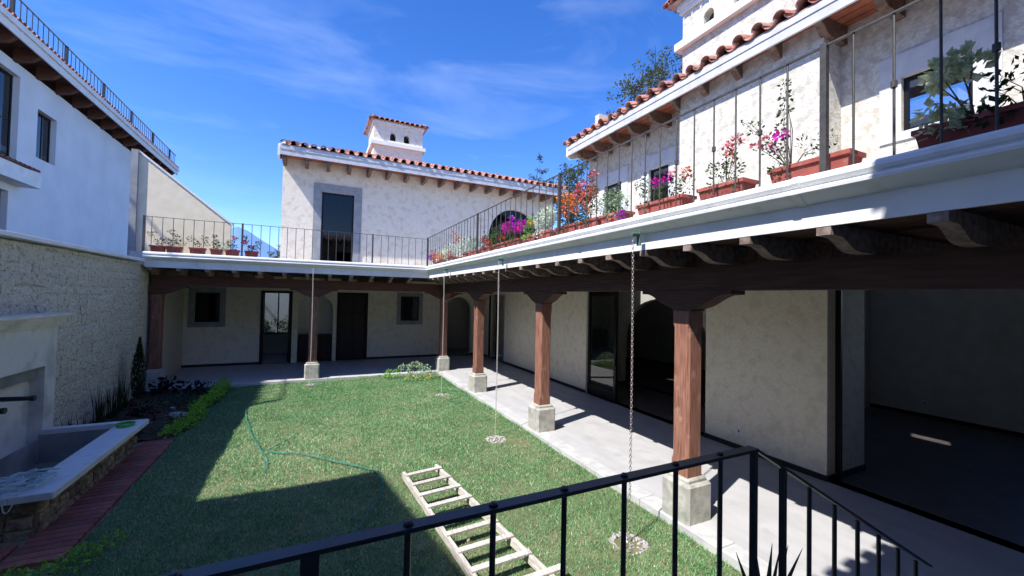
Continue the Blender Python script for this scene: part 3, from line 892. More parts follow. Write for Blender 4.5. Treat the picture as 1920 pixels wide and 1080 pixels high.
# ------------------------------------------------------------------ railings
def railing(name, label, p0, p1, zb, zt, pitch, posts, m, group=None, bar=.008, collar=True, phase=0., zb1=None, zt1=None, post_w=.028, rail_w=.022, rail_h=.012, rivets=False):
    p0 = Vector((*p0, 0)); p1 = Vector((*p1, 0))
    zb1 = zb if zb1 is None else zb1; zt1 = zt if zt1 is None else zt1
    T = thing(name, label, 'railing', (p0.x, p0.y, zb), group=group)
    Ln = (p1-p0).length; d = (p1-p0)/Ln; sd_ = Vector((-d.y, d.x, 0))
    def Z(t, a, b): return a + (b-a)*t/Ln
    def P(t, s, z): q = p0 + d*t + sd_*s; return (q.x, q.y, z)
    def rail(z0, z1, name_):
        mb = MB()
        vs = [P(0, -rail_w, z0-rail_h), P(0, rail_w, z0-rail_h), P(0, rail_w, z0), P(0, -rail_w, z0),
              P(Ln, -rail_w, z1-rail_h), P(Ln, rail_w, z1-rail_h), P(Ln, rail_w, z1), P(Ln, -rail_w, z1)]
        mb.add(vs, [(0,1,2,3),(7,6,5,4),(0,4,5,1),(1,5,6,2),(2,6,7,3),(3,7,4,0)])
        return mb.build(name_, m, T)
    top = rail(zt, zt1, 'top_rail')
    h = zt - zb
    bb = MB().tube([(0,0,0),(0,0,h-rail_h)], bar, 6)
    bm_plain = mesh_only(bb, 'baluster', m)
    b2 = MB().tube([(0,0,0),(0,0,h-rail_h)], bar, 6)
    b2.tube([(0,0,h*.5-.022),(0,0,h*.5-.010),(0,0,h*.5+.010),(0,0,h*.5+.022)], bar*2.3, 8)
    bm_col = mesh_only(b2, 'baluster', m)
    t = phase; k = 0
    while t < Ln-.02:
        if not any(abs(t-q) < .05 for q in posts):
            zz = Z(t, zb, zb1)
            inst(bm_col if (collar and k % 2 == 0) else bm_plain, 'baluster', P(t, 0, zz), T)
            if rivets:
                r_ = MB().tube([(0,0,0),(0,0,.006),(0,0,.010)], .014, 8, taper=.6)
                me = globals().setdefault('_riv', mesh_only(r_, 'rivet', m, True))
                q = P(t, 0, Z(t, zt, zt1))
                inst(me, 'rivet', q, top)
        t += pitch; k += 1
    for q in posts:
        x, y, _ = P(q, 0, 0); z0 = Z(q, zb, zb1); z1 = Z(q, zt, zt1)
        pm = MB().box(x-post_w, x+post_w, y-post_w, y+post_w, z0, z1-.0125 if rivets or zb < 2 else z1+.012)
        pm.build('post', m, T)
    return T
# right terrace: from the near end towards the corner at (3.5, 13.9)
railing('terrace_railing', 'long dark iron railing with flower boxes behind it above the white gutter on the right', (3.5, -.6), (3.5, 13.9), 3.70, 4.70, .2303,
        [.02, 2.34, 6.10, 9.73, 14.5], M['iron_grey'], phase=.0-.0+(.86+.6) % .2303, post_w=.022, rail_w=.014)
railing('terrace_railing', 'thin dark iron railing across the terrace of the far house, below its upstairs glass door', (-4.1, 13.9), (3.5, 13.9), 3.70, 4.66, .226,
        [.02, 2.21, 5.79], M['iron_grey'], phase=.18, collar=False, post_w=.022, rail_w=.010)
# near landing and stair
railing('landing_railing', 'black iron landing handrail with riveted flat top in the near foreground', (-.75, 1.08), (1.66, 1.08), 1.15, 2.1, .2425, [.76], M['iron'],
        phase=.99-.2425*4+.0, bar=.0095, collar=False, rail_w=.021, rail_h=.012, rivets=True, post_w=.02)
railing('stair_railing', 'black iron handrail sloping down the steps in the lower right foreground', (1.66, 1.08), (3.28, 1.08), 1.15, 2.1, .21, [0.0, .20], M['iron'],
        phase=.40, bar=.0095, collar=False, zb1=.22, zt1=1.19, rail_w=.014, rail_h=.012, post_w=.011)
st = thing('entry_steps', 'concrete landing and steps under the near iron handrail, going down to the corridor', 'steps', (1, .2, 0))
MB().box(-1.2, 1.66, -.6, 1.05, -.1, 1.12).build('landing', M['concrete_edge'], st)
for k in range(6):
    MB().box(1.662+.28*k, 1.662+.28*(k+1)-.002, -.6, 1.05, -.1, 1.12-.17*(k+1)).build('step', M['concrete_edge'], st)

# ------------------------------------------------------------------ boundary wall on the left
WL = thing('boundary_wall', 'rough pale stone boundary wall with white coping on the shaded left side', 'wall', (-4.2, 10, 0))
MB().box(-4.3, -4.09, -.6, 17.9, -.2, 3.40).build('wall_core', M['stonewall_mortar'], WL)
stones = [mesh_only(jitter_stone(s, .30, .10), 'stone', M['stonewall']) for s in range(8)]
rs = random.Random(5)
z = -.1; cnt = 0; rest = MB()
row = 0
while z < 3.38:
    h = rs.choice((.15, .19, .24)); h = min(h, 3.40-z)
    y = 14.25 - rs.uniform(0, .2)
    while y > 1.5:
        wdt = rs.uniform(.16, .50)
        dep = rs.uniform(.035, .075)
        sc = (dep*.6, wdt*.995, h*.99)
        loc = (-4.09+dep*.1, y-wdt/2, z+h/2+rs.uniform(-.02, .02))
        if y > 8.4 and cnt < 298:
            inst(rs.choice(stones), 'stone', loc, WL, rot=(rs.uniform(-.05, .05), 0, 0), scale=sc); cnt += 1
        else:
            me = jitter_stone(rs.randrange(99))
            rest.add([(loc[0]+a*sc[0], loc[1]+b*sc[1], loc[2]+c*sc[2]) for a, b, c in me.v], me.f)
        y -= wdt
    z += h; row += 1
ro = rest.build('stone', M['stonewall'], WL); ro['kind'] = 'stuff'
MB().cbox(-4.34, -3.93, -.6, 13.6, 3.43, 3.50, .012).build('coping', M['white_paint'], WL)
MB().box(-4.3, -4.09, 14.3, 17.9, 3.40, 3.69).build('coping', M['white_paint'], WL)
# sloping beige wall at the end of the terrace, and its pier
BG = thing('terrace_end_wall', 'beige stucco wall with sloping white coping at the left end of the far terrace', 'wall', (-3.5, 14.45, 3.7))
MB().prism([(-4.37, 3.702), (-2.25, 3.702), (-2.25, 4.68), (-4.37, 6.44)], 'y', 14.35, 14.52).build('wall_face', M['ochre'], BG)
MB().prism([(-2.21, 4.65), (-2.21, 4.72), (-4.37, 6.50), (-4.37, 6.441)], 'y', 14.31, 14.56).build('coping', M['white_paint'], BG)
MB().box(-4.52, -4.372, 14.28, 14.56, 3.4, 6.50).build('pier', M['grey_frame'], BG)

# ------------------------------------------------------------------ neighbour's house, far left
NH = thing('neighbour_house', 'tall white plastered house far left with deep timber eaves and rooftop railing', 'house', (-13, 30, 0))
XE = -11.9; XW = -12.85
nhw = [(29.0, 30.7, 9.32, 11.8), (22.8, 27.55, 8.3, 12.7), (20.7, 27.1, 4.25, 7.15)]
wall('x', XW, XW-.35, 8, 46.6, 0, 13.25, nhw).build('white_wall', M['left_white'], NH)
MB().box(-22, XW-.36, 46.2, 46.6, 0, 13.25).build('side_wall', M['left_white'], NH)
MB().box(-22, XW-.36, 8, 8.3, 0, 13.25).build('side_wall', M['left_white'], NH)
MB().box(-22.3, -22, 8, 46.6, 0, 13.25).build('rear_wall', M['left_white'], NH)
for (a, b, c, d) in nhw:
    fr = MB()
    for (y0, y1, z0, z1) in ((a, a+.09, c, d), (b-.09, b, c, d), (a+.09, b-.09, d-.09, d), (a+.09, b-.09, c, c+.09)): fr.box(XW-.30, XW-.24, y0, y1, z0, z1)
    if b-a > 3:
        k = a+1.15
        while k < b-.5: fr.box(XW-.30, XW-.24, k, k+.06, c, d); k += 1.15
        fr.box(XW-.29, XW-.25, a, b, (c+d)/2, (c+d)/2+.05)
    else: fr.box(XW-.30, XW-.24, (a+b)/2+.1, (a+b)/2+.16, c, d)
    o = fr.build('window', M['black'], NH)
    MB().box(XW-.275, XW-.265, a+.09, b-.09, c+.09, d-.09).build('pane', M['glass_dark'], o)
# eave
ef = MB(); ef.box(XE-.06, XE, 8, 48.4, 13.62, 13.98); ef.box(XE-.01, XE+.08, 8, 48.45, 13.982, 14.25)
ef.build('eave_fascia', M['white_paint'], NH)
MB().box(-22.3, XE-.061, 8, 48.4, 13.83, 14.0).build('eave_boards', M['wood_y'], NH)
nc = mesh_only(MB().prism([(XE-.10, 13.82), (XE-.10, 13.60), (XE-.35, 13.36), (XW+.001, 13.2), (XW+.001, 13.82)], 'y', -.11, .11), 'rafter', M['wood_x'])
for k in range(22): inst(nc, 'rafter', (0, 11.6+1.72*k, 0), NH)
# small barrel tiles along its edge
tf = MB()
for k in range(121):
    y = 8.1+.333*k
    for i in range(6):
        a0 = math.pi*i/6; a1 = math.pi*(i+1)/6
        pts = [(XE+.12, y+.12*math.cos(a0), 14.26+.12*math.sin(a0)), (XE+.12, y+.12*math.cos(a1), 14.26+.12*math.sin(a1)),
               (XE-.5, y+.12*math.cos(a1), 14.32+.12*math.sin(a1)), (XE-.5, y+.12*math.cos(a0), 14.32+.12*math.sin(a0))]
        tf.add(pts, [(0,1,2,3)])
o = tf.build('eave_tile', M['tile'], NH); o['kind'] = 'stuff'
MB().box(-22.3, XE-.5, 8, 48.4, 14.01, 14.28).build('roof_slab', M['mortar'], NH)
railing('roof_railing', 'thin dark railing along the roof edge of the tall white house on the left', (XE-.15, 8.0), (XE-.15, 48.2), 14.28, 15.42, .42,
        [.1+4.25*k for k in range(10)] , M['iron'], bar=.018, collar=False, post_w=.06, rail_w=.03, rail_h=.03)
# small tiled canopy
cn = MB(); cn.box(XW+.002, XW+.75, 12, 27.85, 7.5, 8.2)
cno = cn.build('canopy', M['white_paint'], NH)
ct = MB()
for k in range(46):
    y = 12.1+.34*k
    for i in range(6):
        a0 = math.pi*i/6; a1 = math.pi*(i+1)/6
        ct.add([(XW+.85, y+.13*math.cos(a0), 8.22+.12*math.sin(a0)), (XW+.85, y+.13*math.cos(a1), 8.22+.12*math.sin(a1)),
                (XW, y+.13*math.cos(a1), 8.5+.12*math.sin(a1)), (XW, y+.13*math.cos(a0), 8.5+.12*math.sin(a0))], [(0,1,2,3)])
o = ct.build('canopy_tile', M['tile'], cno); o['kind'] = 'stuff'

# ------------------------------------------------------------------ buildings behind the viewer that cast the near shade
RB = thing('street_house', 'cream stucco house behind the entry landing whose eave shades the near end of the courtyard', 'house', (0, -4, 0))
wall('y', -.6, -.8, -6.4, 13.6, 0, 6.9, [(-3, -1.6, 3.9, 5.9), (1.5, 3.0, 3.9, 6.2), (-.5, .9, 1.12, 3.4)]).build('upper_wall', M['stucco_up'], RB)
MB().box(-6.4, 13.6, -8, -7.8, 0, 6.9).build('rear_wall', M['stucco_up'], RB)
for (a, b, c, d) in ((-3, -1.6, 3.9, 5.9), (1.5, 3.0, 3.9, 6.2), (-.5, .9, 1.12, 3.4)):
    fr = MB()
    for (x0, x1, z0, z1) in ((a, a+.06, c, d), (b-.06, b, c, d), (a+.06, b-.06, d-.06, d), (a+.06, b-.06, c, c+.06)): fr.box(x0, x1, -.74, -.70, z0, z1)
    o = fr.build('window', M['black'], RB)
    MB().box(a+.06, b-.06, -.725, -.718, c+.06, d-.06).build('pane', M['glass_dark'], o)
MB().prism([(.45, 6.90), (.45, 7.0), (-4.4, 7.9), (-8.4, 7.0), (-8.4, 6.9), (-.7, 6.9)], 'x', -3.6, 13.6).build('roof_deck', M['mortar'], RB)
tb = MB()
for k in range(50):
    x = -3.4+.335*k
    for i in range(6):
        a0 = math.pi*i/6; a1 = math.pi*(i+1)/6
        tb.add([(x+.11*math.cos(a0), .52, 7.0+.11*math.sin(a0)), (x+.11*math.cos(a1), .52, 7.0+.11*math.sin(a1)),
                (x+.11*math.cos(a1), -4.4, 7.92+.11*math.sin(a1)), (x+.11*math.cos(a0), -4.4, 7.92+.11*math.sin(a0))], [(0,1,2,3)])
o = tb.build('roof_tile', M['tile'], RB); o['kind'] = 'stuff'
NW = thing('neighbour_wing', 'white plastered wing of the neighbouring house beyond the near left wall', 'house', (-9, 0, 0))
MB().add([(-14,-6,0),(-6.4,-6,0),(-6.4,4.1,0),(-14,4.1,0),(-14,-6,12.2),(-6.45,-6,12.2),(-6.4,4.1,10),(-14,4.1,10)],
         [(0,3,2,1),(4,5,6,7),(0,1,5,4),(1,2,6,5),(2,3,7,6),(3,0,4,7)]).build('white_wall', M['left_white'], NW)

# ------------------------------------------------------------------ fountain
FT = thing('wall_fountain', 'raised rectangular fountain basin with cobbled sides and plastered arch against the left stone wall', 'fountain', (-3.3, 7.8, 0))
fp = wall('x', -3.86, -4.03, 6.05, 9.52, -.05, 2.07, [(6.35, 9.22, .2, 1.44)])
fp.build('back_panel', M['fountain_plaster'], FT)
MB().box(-4.055, -4.032, 6.3, 9.26, .1, 1.7).build('niche_back', M['fountain_plaster'], FT)
MB().box(-4.03, -3.95, 6.352, 9.218, 1.25, 1.438).build('niche_lintel', M['basin'], FT)
cor = MB()
for i, (o_, z0, z1) in enumerate(((.03, 2.072, 2.12), (.07, 2.122, 2.18), (.11, 2.182, 2.24), (.16, 2.242, 2.285))):
    cor.box(-4.03, -3.86+o_, 6.05-o_, 9.52+o_, z0, z1)
cor.build('cornice', M['fountain_plaster'], FT)
rimm = MB()
x0, x1, y0, y1, t = -3.84, -2.52, 6.28, 9.2, .36
for (a, b, c, d) in ((x1-t, x1, y0, y1), (x0, x1-t-.001, y0, y0+.32), (x0, x1-t-.001, y1-.12, y1)):
    rimm.cbox(a, b, c, d, .37, .45, .012)
rimm.build('rim', M['rim'], FT)
core = MB()
core.box(-2.86, -2.70, 6.42, 9.1, -.15, .368); core.box(-3.84, -2.861, 6.42, 6.56, -.15, .368); core.box(-3.84, -2.861, 9.09, 9.1, -.15, .368)
core.build('basin_wall', M['cobble_mortar'], FT)
inn = MB(); inn.box(-3.83, -2.89, 6.59, 9.06, -.12, -.08); inn.box(-2.888, -2.864, 6.57, 9.08, -.12, .367); inn.box(-3.84, -2.89, 6.562, 6.586, -.12, .367); inn.box(-3.84, -2.89, 9.064, 9.088, -.12, .367)
inn.box(-3.858, -3.842, 6.59, 9.06, -.12, .30)
inn.build('basin_lining', M['basin'], FT)
cob = [mesh_only(jitter_stone(50+s, .22, .2), 'cobble', M['cobble']) for s in range(6)]
z = -.12
while z < .33:
    h = rs.uniform(.10, .15); h = min(h, .365-z)
    y = 6.43
    while y < 9.05:
        wdt = rs.uniform(.12, .26)
        inst(rs.choice(cob), 'cobble', (-2.70+.01, y+wdt/2, z+h/2), FT, scale=(.05, wdt*.93, h*.9), rot=(rs.uniform(-.08, .08), 0, 0)); y += wdt
    x = -2.72
    while x > -3.8:
        wdt = rs.uniform(.14, .26)
        inst(rs.choice(cob), 'cobble', (x-wdt/2, 6.42-.01, z+h/2), FT, scale=(.05, wdt*.93, h*.9), rot=(0, 0, -math.pi/2)); x -= wdt
    z += h
sp = MB()
for y, zz in ((8.38, 1.09), (7.75, 1.07), (7.1, 1.07)):
    o = MB().tube([(-4.03, y, zz+.015), (-3.62, y, zz)], .036, 10, taper=.85).tube([(-3.64, y, zz), (-3.60, y, zz)], .042, 10).build('spout', M['iron'], FT, smooth=False)

# paving of red bricks round the basin
PV = structure(MB().box(-4.0, -2.205, 5.72, 9.56, -.2, -.075).build('brick_paving', M['cobble_mortar']))
bk = mesh_only(MB().cbox(-.5, .5, -.5, .5, -.5, .5, .06), 'brick', M['brick'])
y = 5.735
while y < 9.5:
    inst(bk, 'brick', (-2.455, y+.055, -.06), PV, scale=(.475, .108, .06)); y += .1185
for k in range(11):
    for q in range(2):
        inst(bk, 'brick', (-2.80-.1185*k, 5.87+.245*q, -.06), PV, scale=(.108, .235, .06))
# rope heap on the near corner of the rim
rp = MB(); rr = random.Random(4)
for q in range(9):
    cx, cy = -2.95+rr.uniform(-.30, .15), 6.50+rr.uniform(-.10, .20)
    rad = rr.uniform(.10, .22); ph = rr.uniform(0, 6)
    pts = [(cx+rad*1.2*math.cos(ph+t*.5)+.02*math.sin(t*2.7), cy+rad*.75*math.sin(ph+t*.5)+.02*math.cos(t*3.1), .462+.022*q*.5+.014*math.sin(t*1.7+q)) for t in range(26)]
    rp.tube(pts, .0065, 5)
for q in range(3):
    x0_ = -3.25+.16*q
    rp.tube([(x0_+.02*t, 6.30-.012*t*(6-t)*.4, .47-.028*t*(6-t)*.7) for t in range(7)], .006, 5)
tag(rp.build('rope_heap', M['rope']), 'tangled heap of pale blue rope on the near corner of the fountain rim', 'rope')
gc = MB()
for q in range(5):
    gc.tube([(-2.72+(.10+.006*q)*math.cos(t*.52+q), 8.83+(.13-.005*q)*math.sin(t*.52+q), .46+.009*q) for t in range(13)], .007, 5)
tag(gc.build('cord_coil', M['green_cord']), 'small coil of bright green cord at the far tip of the fountain rim', 'cord')

# ------------------------------------------------------------------ rain chains
def chain(x, y, ztop, zbot, label, m=M['chain'], lk=.052, group='rain chains hanging from the white gutters', spout=True):
    T = thing('rain_chain', label, 'chain', (x, y, ztop), group=group)
    mb = MB(); z = ztop; k = 0
    while z > zbot:
        pts = []
        for i in range(10):
            a = 2*math.pi*i/10
            u = .0125*math.cos(a); w_ = .5*lk*.78*math.sin(a)*1.0
            ang = (k % 2)*math.pi/2 + .5
            sw = .012*math.sin((ztop-z)*.9)*(1 if k else 0)
            pts.append((x+sw+u*math.cos(ang), y+u*math.sin(ang), z+w_))
        mb.tube(pts, .0042, 4, closed=True)
        z -= lk*.62; k += 1
    mb.build('links', m, T, smooth=True)
    if spout:
        s_ = MB()
        s_.tube([(x+.10, y, ztop+.03), (x-.02, y, ztop+.03)], .026, 10)
        s_.box(x+.085, x+.10, y-.03, y+.03, ztop-.10, ztop+.07)
        s_.build('outlet', M['copper_green'], T)
    return T
def pit(x, y, label, r_=.17):
    T = thing('drain_pit', label, 'drain', (x, y, GZ), group='gravel pits under the rain chains')
    mb = MB(); n_ = 22; rr_ = random.Random(int(x*100+y*37))
    vs = []
    for i in range(n_):
        a = 2*math.pi*i/n_
        ro_ = r_*(1.22+rr_.uniform(-.12, .14)); ri = r_*(.80+rr_.uniform(-.08, .06))
        for (q, zz) in ((ro_, -.02), (ro_*.95, .006), (ri*1.05, .010), (ri, -.03)):
            vs.append((x+q*math.cos(a), y+q*math.sin(a), GZ+zz+rr_.uniform(-.003, .003)))
    fs = []
    for i in range(n_):
        j = (i+1) % n_
        for k in range(3): fs.append((i*4+k, j*4+k, j*4+k+1, i*4+k+1))
    mb.add(vs, fs).build('ring', M['pit_ring'], T)
    for q in range(64):
        a = rr_.uniform(0, 6.28); d = r_*1.12*math.sqrt(rr_.random()); s_ = rr_.uniform(.02, .055)
        o = inst(peb[rr_.randrange(4)], 'pebble', (x+d*math.cos(a), y+d*math.sin(a), GZ+.012+rr_.uniform(-.01, .014)), T,
                 rot=(rr_.uniform(0, 3), rr_.uniform(0, 3), rr_.uniform(0, 3)), scale=(s_, s_*.8, s_*.6))
import bmesh
peb = []
for s_ in range(4):
    b = bmesh.new(); bmesh.ops.create_icosphere(b, subdivisions=1, radius=.5)
    rq = random.Random(s_)
    for v in b.verts: v.co *= rq.uniform(.8, 1.15)
    me = bpy.data.meshes.new('pebble'); b.to_mesh(me); b.free(); me.materials.append(M['gravel']); peb.append(me)
chain(3.33, 3.63, 3.44, -.04, 'rusty rain chain nearest the viewer, hanging in front of the closest column')
chain(3.33, 7.45, 3.44, -.04, 'pale rain chain hanging between the second and third columns on the right side', m=M['rod'])
chain(3.33, 11.25, 3.44, -.04, 'rain chain hanging closest to the inner corner of the colonnade', m=M['rod'])
chain(-.03, 13.53, 3.44, -.04, 'pale rain chain in front of the middle column of the far gallery', m=M['rod'], spout=False)
pit(3.30, 3.60, 'gravel drain pit under the nearest rain chain, behind the black handrail', .19)
pit(3.28, 7.30, 'gravel drain pit in the lawn beside the second nearest column base', .17)
pit(3.32, 11.05, 'gravel drain pit in the lawn near the plant at the inner corner', .17)
pit(-.03, 13.75, 'small gravel pit in front of the middle column of the far gallery', .15)

# ------------------------------------------------------------------ ladder
LD = thing('wooden_ladder', 'pale weathered wooden ladder lying on the sunlit lawn behind the handrail', 'ladder', (1.6, 5, GZ))
def slab(p, q, wd, ht, name, m, parent):
    p = Vector(p); q = Vector(q); d = (q-p).normalized(); s_ = Vector((-d.y, d.x, 0)).normalized()*wd/2
    u = Vector((0, 0, ht/2))
    vs = [p-s_-u, p+s_-u, p+s_+u, p-s_+u, q-s_-u, q+s_-u, q+s_+u, q-s_+u]
    return MB().add(vs, [(0,1,2,3),(7,6,5,4),(0,4,5,1),(1,5,6,2),(2,6,7,3),(3,7,4,0)]).build(name, m, parent)
zl = .02
A0, A1 = (1.285, 6.20, zl), (1.50, 2.6, zl+.02)
B0, B1 = (1.80, 6.27, zl), (2.18, 2.6, zl+.02)
slab(A0, A1, .045, .085, 'side_rail', M['ladder'], LD); slab(B0, B1, .045, .085, 'side_rail', M['ladder'], LD)
for k in range(10):
    t = (.17+.335*k)/3.6
    if t > 1: break
    a = Vector(A0).lerp(Vector(A1), t); b = Vector(B0).lerp(Vector(B1), t)
    d = (b-a).normalized()
    if k == 8: b = b + d*.16
    a = a + Vector((0, 0, .052)) - d*.015; b = b + Vector((0, 0, .055)) + d*.015
    slab(a, b, .075, .02, 'rung', M['ladder'], LD)

# hose on the lawn
hz = GZ+.035
def curve(pts, n_=6):
    P_ = [Vector(p) for p in pts]; o_ = []
    for i in range(len(P_)-1):
        p0, p1, p2, p3 = P_[max(i-1, 0)], P_[i], P_[i+1], P_[min(i+2, len(P_)-1)]
        for k in range(n_):
            t = k/n_
            o_.append(.5*((2*p1)+(p2-p0)*t+(2*p0-5*p1+4*p2-p3)*t*t+(3*p1-p0-3*p2+p3)*t**3))
    o_.append(P_[-1]); return o_
h1 = curve([(-1.35,11.3,hz),(-1.25,10.6,hz),(-1.03,9.46,hz),(-.85,8.7,hz),(-.62,7.85,hz),(-.60,7.28,hz)])
tag(MB().tube(h1, .0055, 6).tube([p+Vector((.02*math.sin(i*.8), .01, .003)) for i, p in enumerate(h1)], .004, 5).build('garden_cord', M['hose'], smooth=True), 'short teal cord on the sunlit lawn at its left edge', 'cord')
h2 = curve([(-.25,8.9,hz),(-.51,8.46,hz),(-.61,8.23,hz),(-.40,8.0,hz),(-.15,7.9,hz),(.2,7.5,hz),(.56,7.11,hz),(.91,6.68,hz),(1.0,6.2,hz),(.7,5.4,hz),(.3,4.7,hz)])
tag(MB().tube(h2, .005, 6).tube([p+Vector((.018*math.sin(i*.9), .012*math.cos(i*.7), .004)) for i, p in enumerate(h2)], .004, 5).tube([p+Vector((-.02*math.sin(i*.5), .02*math.sin(i*.8), .002)) for i, p in enumerate(h2[10:40])], .004, 5).build('garden_cord', M['hose'], smooth=True), 'long teal cord crossing the lawn towards the ladder top', 'cord')
h3 = curve([(3.5,11.2,hz),(3.75,10.9,hz),(3.85,10.3,hz),(3.5,10.1,hz),(3.3,10.4,hz),(3.6,10.6,hz)])
tag(MB().tube(h3, .006, 6).build('garden_cord', M['blue_cord'] if 'blue_cord' in M else M['hose'], smooth=True), 'curled dark teal cord by the gravel pit near the third column', 'cord')

# ------------------------------------------------------------------ plants
RP = random.Random(21)
def leaves(mb, centre, rad, n_, size, up=.3, shell=.35, wide=.5):
    cx, cy, cz = centre
    rx, ry, rz = rad if isinstance(rad, tuple) else (rad, rad, rad)
    for _ in range(n_):
        while True:
            a, b, c = RP.uniform(-1, 1), RP.uniform(-1, 1), RP.uniform(-1, 1)
            q = a*a+b*b+c*c
            if shell < q <= 1 or (q <= shell and RP.random() < .35): break
        p = Vector((cx+a*rx, cy+b*ry, cz+c*rz))
        d = Vector((a+RP.uniform(-.8, .8), b+RP.uniform(-.8, .8), c*.5+RP.uniform(-.6, .8)+up*.3)).normalized()
        s_ = d.cross(Vector((RP.uniform(-1, 1), RP.uniform(-1, 1), RP.uniform(.2, 1)))).normalized()
        nn = d.cross(s_)
        L_ = size*RP.uniform(.7, 1.3); w_ = L_*wide*.5
        mb.add([p, p+d*L_*.5+s_*w_+nn*w_*.3, p+d*L_, p+d*L_*.5-s_*w_+nn*w_*.3], [(0, 1, 2), (0, 2, 3)])
def blades(mb, centre, n_, h, w_, spread, lean=.3, seg=3):
    cx, cy, cz = centre
    for _ in range(n_):
        a = RP.uniform(0, 6.28); r_ = spread*math.sqrt(RP.random())
        p = Vector((cx+r_*math.cos(a), cy+r_*math.sin(a), cz))
        hh = h*RP.uniform(.6, 1.15); ln = Vector((math.cos(a), math.sin(a), 0))*lean*hh*RP.uniform(.3, 1.3)
        s_ = Vector((-math.sin(a+RP.uniform(-1, 1)), math.cos(a), 0)).normalized()
        vs = []
        for k in range(seg+1):
            t = k/seg
            q = p + Vector((0, 0, hh*t)) + ln*t*t
            ww = w_*(1-t**1.6)*.5+.0008
            vs += [q-s_*ww, q+s_*ww]
        mb.add(vs, [(2*k, 2*k+1, 2*k+3, 2*k+2) for k in range(seg)])
def potted(name, label, base, sprays, ground_z, flowers=None, leaf='green', lsize=.035, stem_r=.004, cat='plant', group=None, flat=.5, dens=1.0):
    """sprays: (x,y,z,radius,count); flowers: (x,y,z,radius,count,colour)"""
    T = thing(name, label, cat, base, group=group)
    sm = MB()
    for s_ in sprays + [f_[:5] for f_ in (flowers or [])]:
        e = Vector(s_[:3]); b = Vector(base)
        mid = b.lerp(e, .5) + Vector((RP.uniform(-.03, .03), RP.uniform(-.03, .03), .03))
        sm.tube([b, mid, e], stem_r, 4, taper=.5)
    sm.build('stem', M['bark'], T)
    lm = MB()
    for (x, y, z, r_, c) in sprays: leaves(lm, (x, y, z), r_, int(c*dens), lsize, wide=flat)
    if dens > 1:
        for (x, y, z, r_, c) in (sprays[:2] if x < 3.75 and base[1] < 13.9 else []): leaves(lm, (3.60, y, ground_z-.0), (.05, .10, .05), int(22*dens), lsize, wide=flat)
        for (x, y, z, r_, c, col) in (flowers or []): leaves(lm, (x+.02, y, z-.02), r_*1.1, int(c*.4), lsize, wide=flat)
    lm.build('foliage', L[leaf], T)
    for (x, y, z, r_, c, col) in (flowers or []):
        mb_ = MB(); leaves(mb_, (x, y, z), r_, int(c*max(1, dens*.9)), .038, wide=.95); mb_.build('flower', L[col], T)
    return T
def planter(label, x0, x1, y0, y1, z0, h, m, group):
    T = thing('planter', label, 'planter', ((x0+x1)/2, (y0+y1)/2, z0), group=group)
    i = .018; tp = .03; th = .012
    mb = MB()
    o0 = [(x0+tp, y0+tp, z0), (x1-tp, y0+tp, z0), (x1-tp, y1-tp, z0), (x0+tp, y1-tp, z0)]
    o1 = [(x0+.008, y0+.008, z0+h-.035), (x1-.008, y0+.008, z0+h-.035), (x1-.008, y1-.008, z0+h-.035), (x0+.008, y1-.008, z0+h-.035)]
    i1 = [(x0+i+th, y0+i+th, z0+h-.04), (x1-i-th, y0+i+th, z0+h-.04), (x1-i-th, y1-i-th, z0+h-.04), (x0+i+th, y1-i-th, z0+h-.04)]
    mb.add(o0+o1, [(3,2,1,0)]+[(k, (k+1) % 4, (k+1) % 4+4, k+4) for k in range(4)])
    mb.build('trough', m, T)
    rim = MB()
    def ring(d, z): return [(x0+d, y0+d, z), (x1-d, y0+d, z), (x1-d, y1-d, z), (x0+d, y1-d, z)]
    rs_ = [ring(.008, z0+h-.036), ring(-.008, z0+h-.034), ring(-.008, z0+h), ring(.012, z0+h), ring(.016, z0+h-.06)]
    vs = [p for r_ in rs_ for p in r_]
    rim.add(vs, [(a*4+k, a*4+(k+1) % 4, a*4+4+(k+1) % 4, a*4+4+k) for a in range(4) for k in range(4)])
    rim.build('rim', m, T)
    MB().box(x0+.03, x1-.03, y0+.03, y1-.03, z0+.02, z0+h-.03).build('soil', M['soil'], T)
    return T
PZ = 3.702
GA = 'flower boxes along the right terrace railing'
def rp_(y0, y1, lab, m=None): planter(lab, 3.60, 3.82, y0, y1, PZ, .175, m or M['planter'], GA)
rp_(.52, 1.26, 'long dark red flower box at the far right, shaded, holding a bushy variegated shrub', M['planter_dark'])
rp_(1.62, 2.23, 'bright terracotta flower box behind the thick railing post, with a spindly magenta bougainvillea')
rp_(2.47, 2.97, 'short terracotta flower box with pink blossoms, third from the right')
rp_(3.17, 3.87, 'terracotta flower box with magenta and pale orange blossoms near the nearest rain chain')
rp_(4.14, 4.60, 'small terracotta flower box holding a green shrub below the second small upstairs window')
rp_(4.66, 5.16, 'terracotta flower box under the tall coral bougainvillea')
rp_(5.22, 5.78, 'terracotta flower box under the orange bougainvillea beside a railing post')
rp_(5.95, 6.42, 'terracotta flower box with a white variegated bush left of the railing post')
rp_(6.50, 7.00, 'terracotta flower box with a pale lime plant, in front of the upstairs archway')
rp_(7.14, 7.70, 'terracotta flower box under the brightest magenta blossoms')
rp_(7.80, 8.40, 'terracotta flower box with green leaves at the left of the magenta blossoms')
rp_(8.62, 9.2, 'terracotta flower box with small red blossoms right of the second railing post')
rp_(9.5, 10.1, 'terracotta flower box with pale leaves left of the second railing post')
rp_(10.25, 10.85, 'terracotta flower box with a whitish bush and orange tips')
rp_(11.5, 12.05, 'terracotta flower box with a white bush close to the corner')
rp_(12.3, 12.85, 'terracotta flower box with coral blossoms close to the corner')
rp_(13.0, 13.55, 'terracotta flower box at the railing corner with violet and coral blossoms')
z0 = PZ+.15
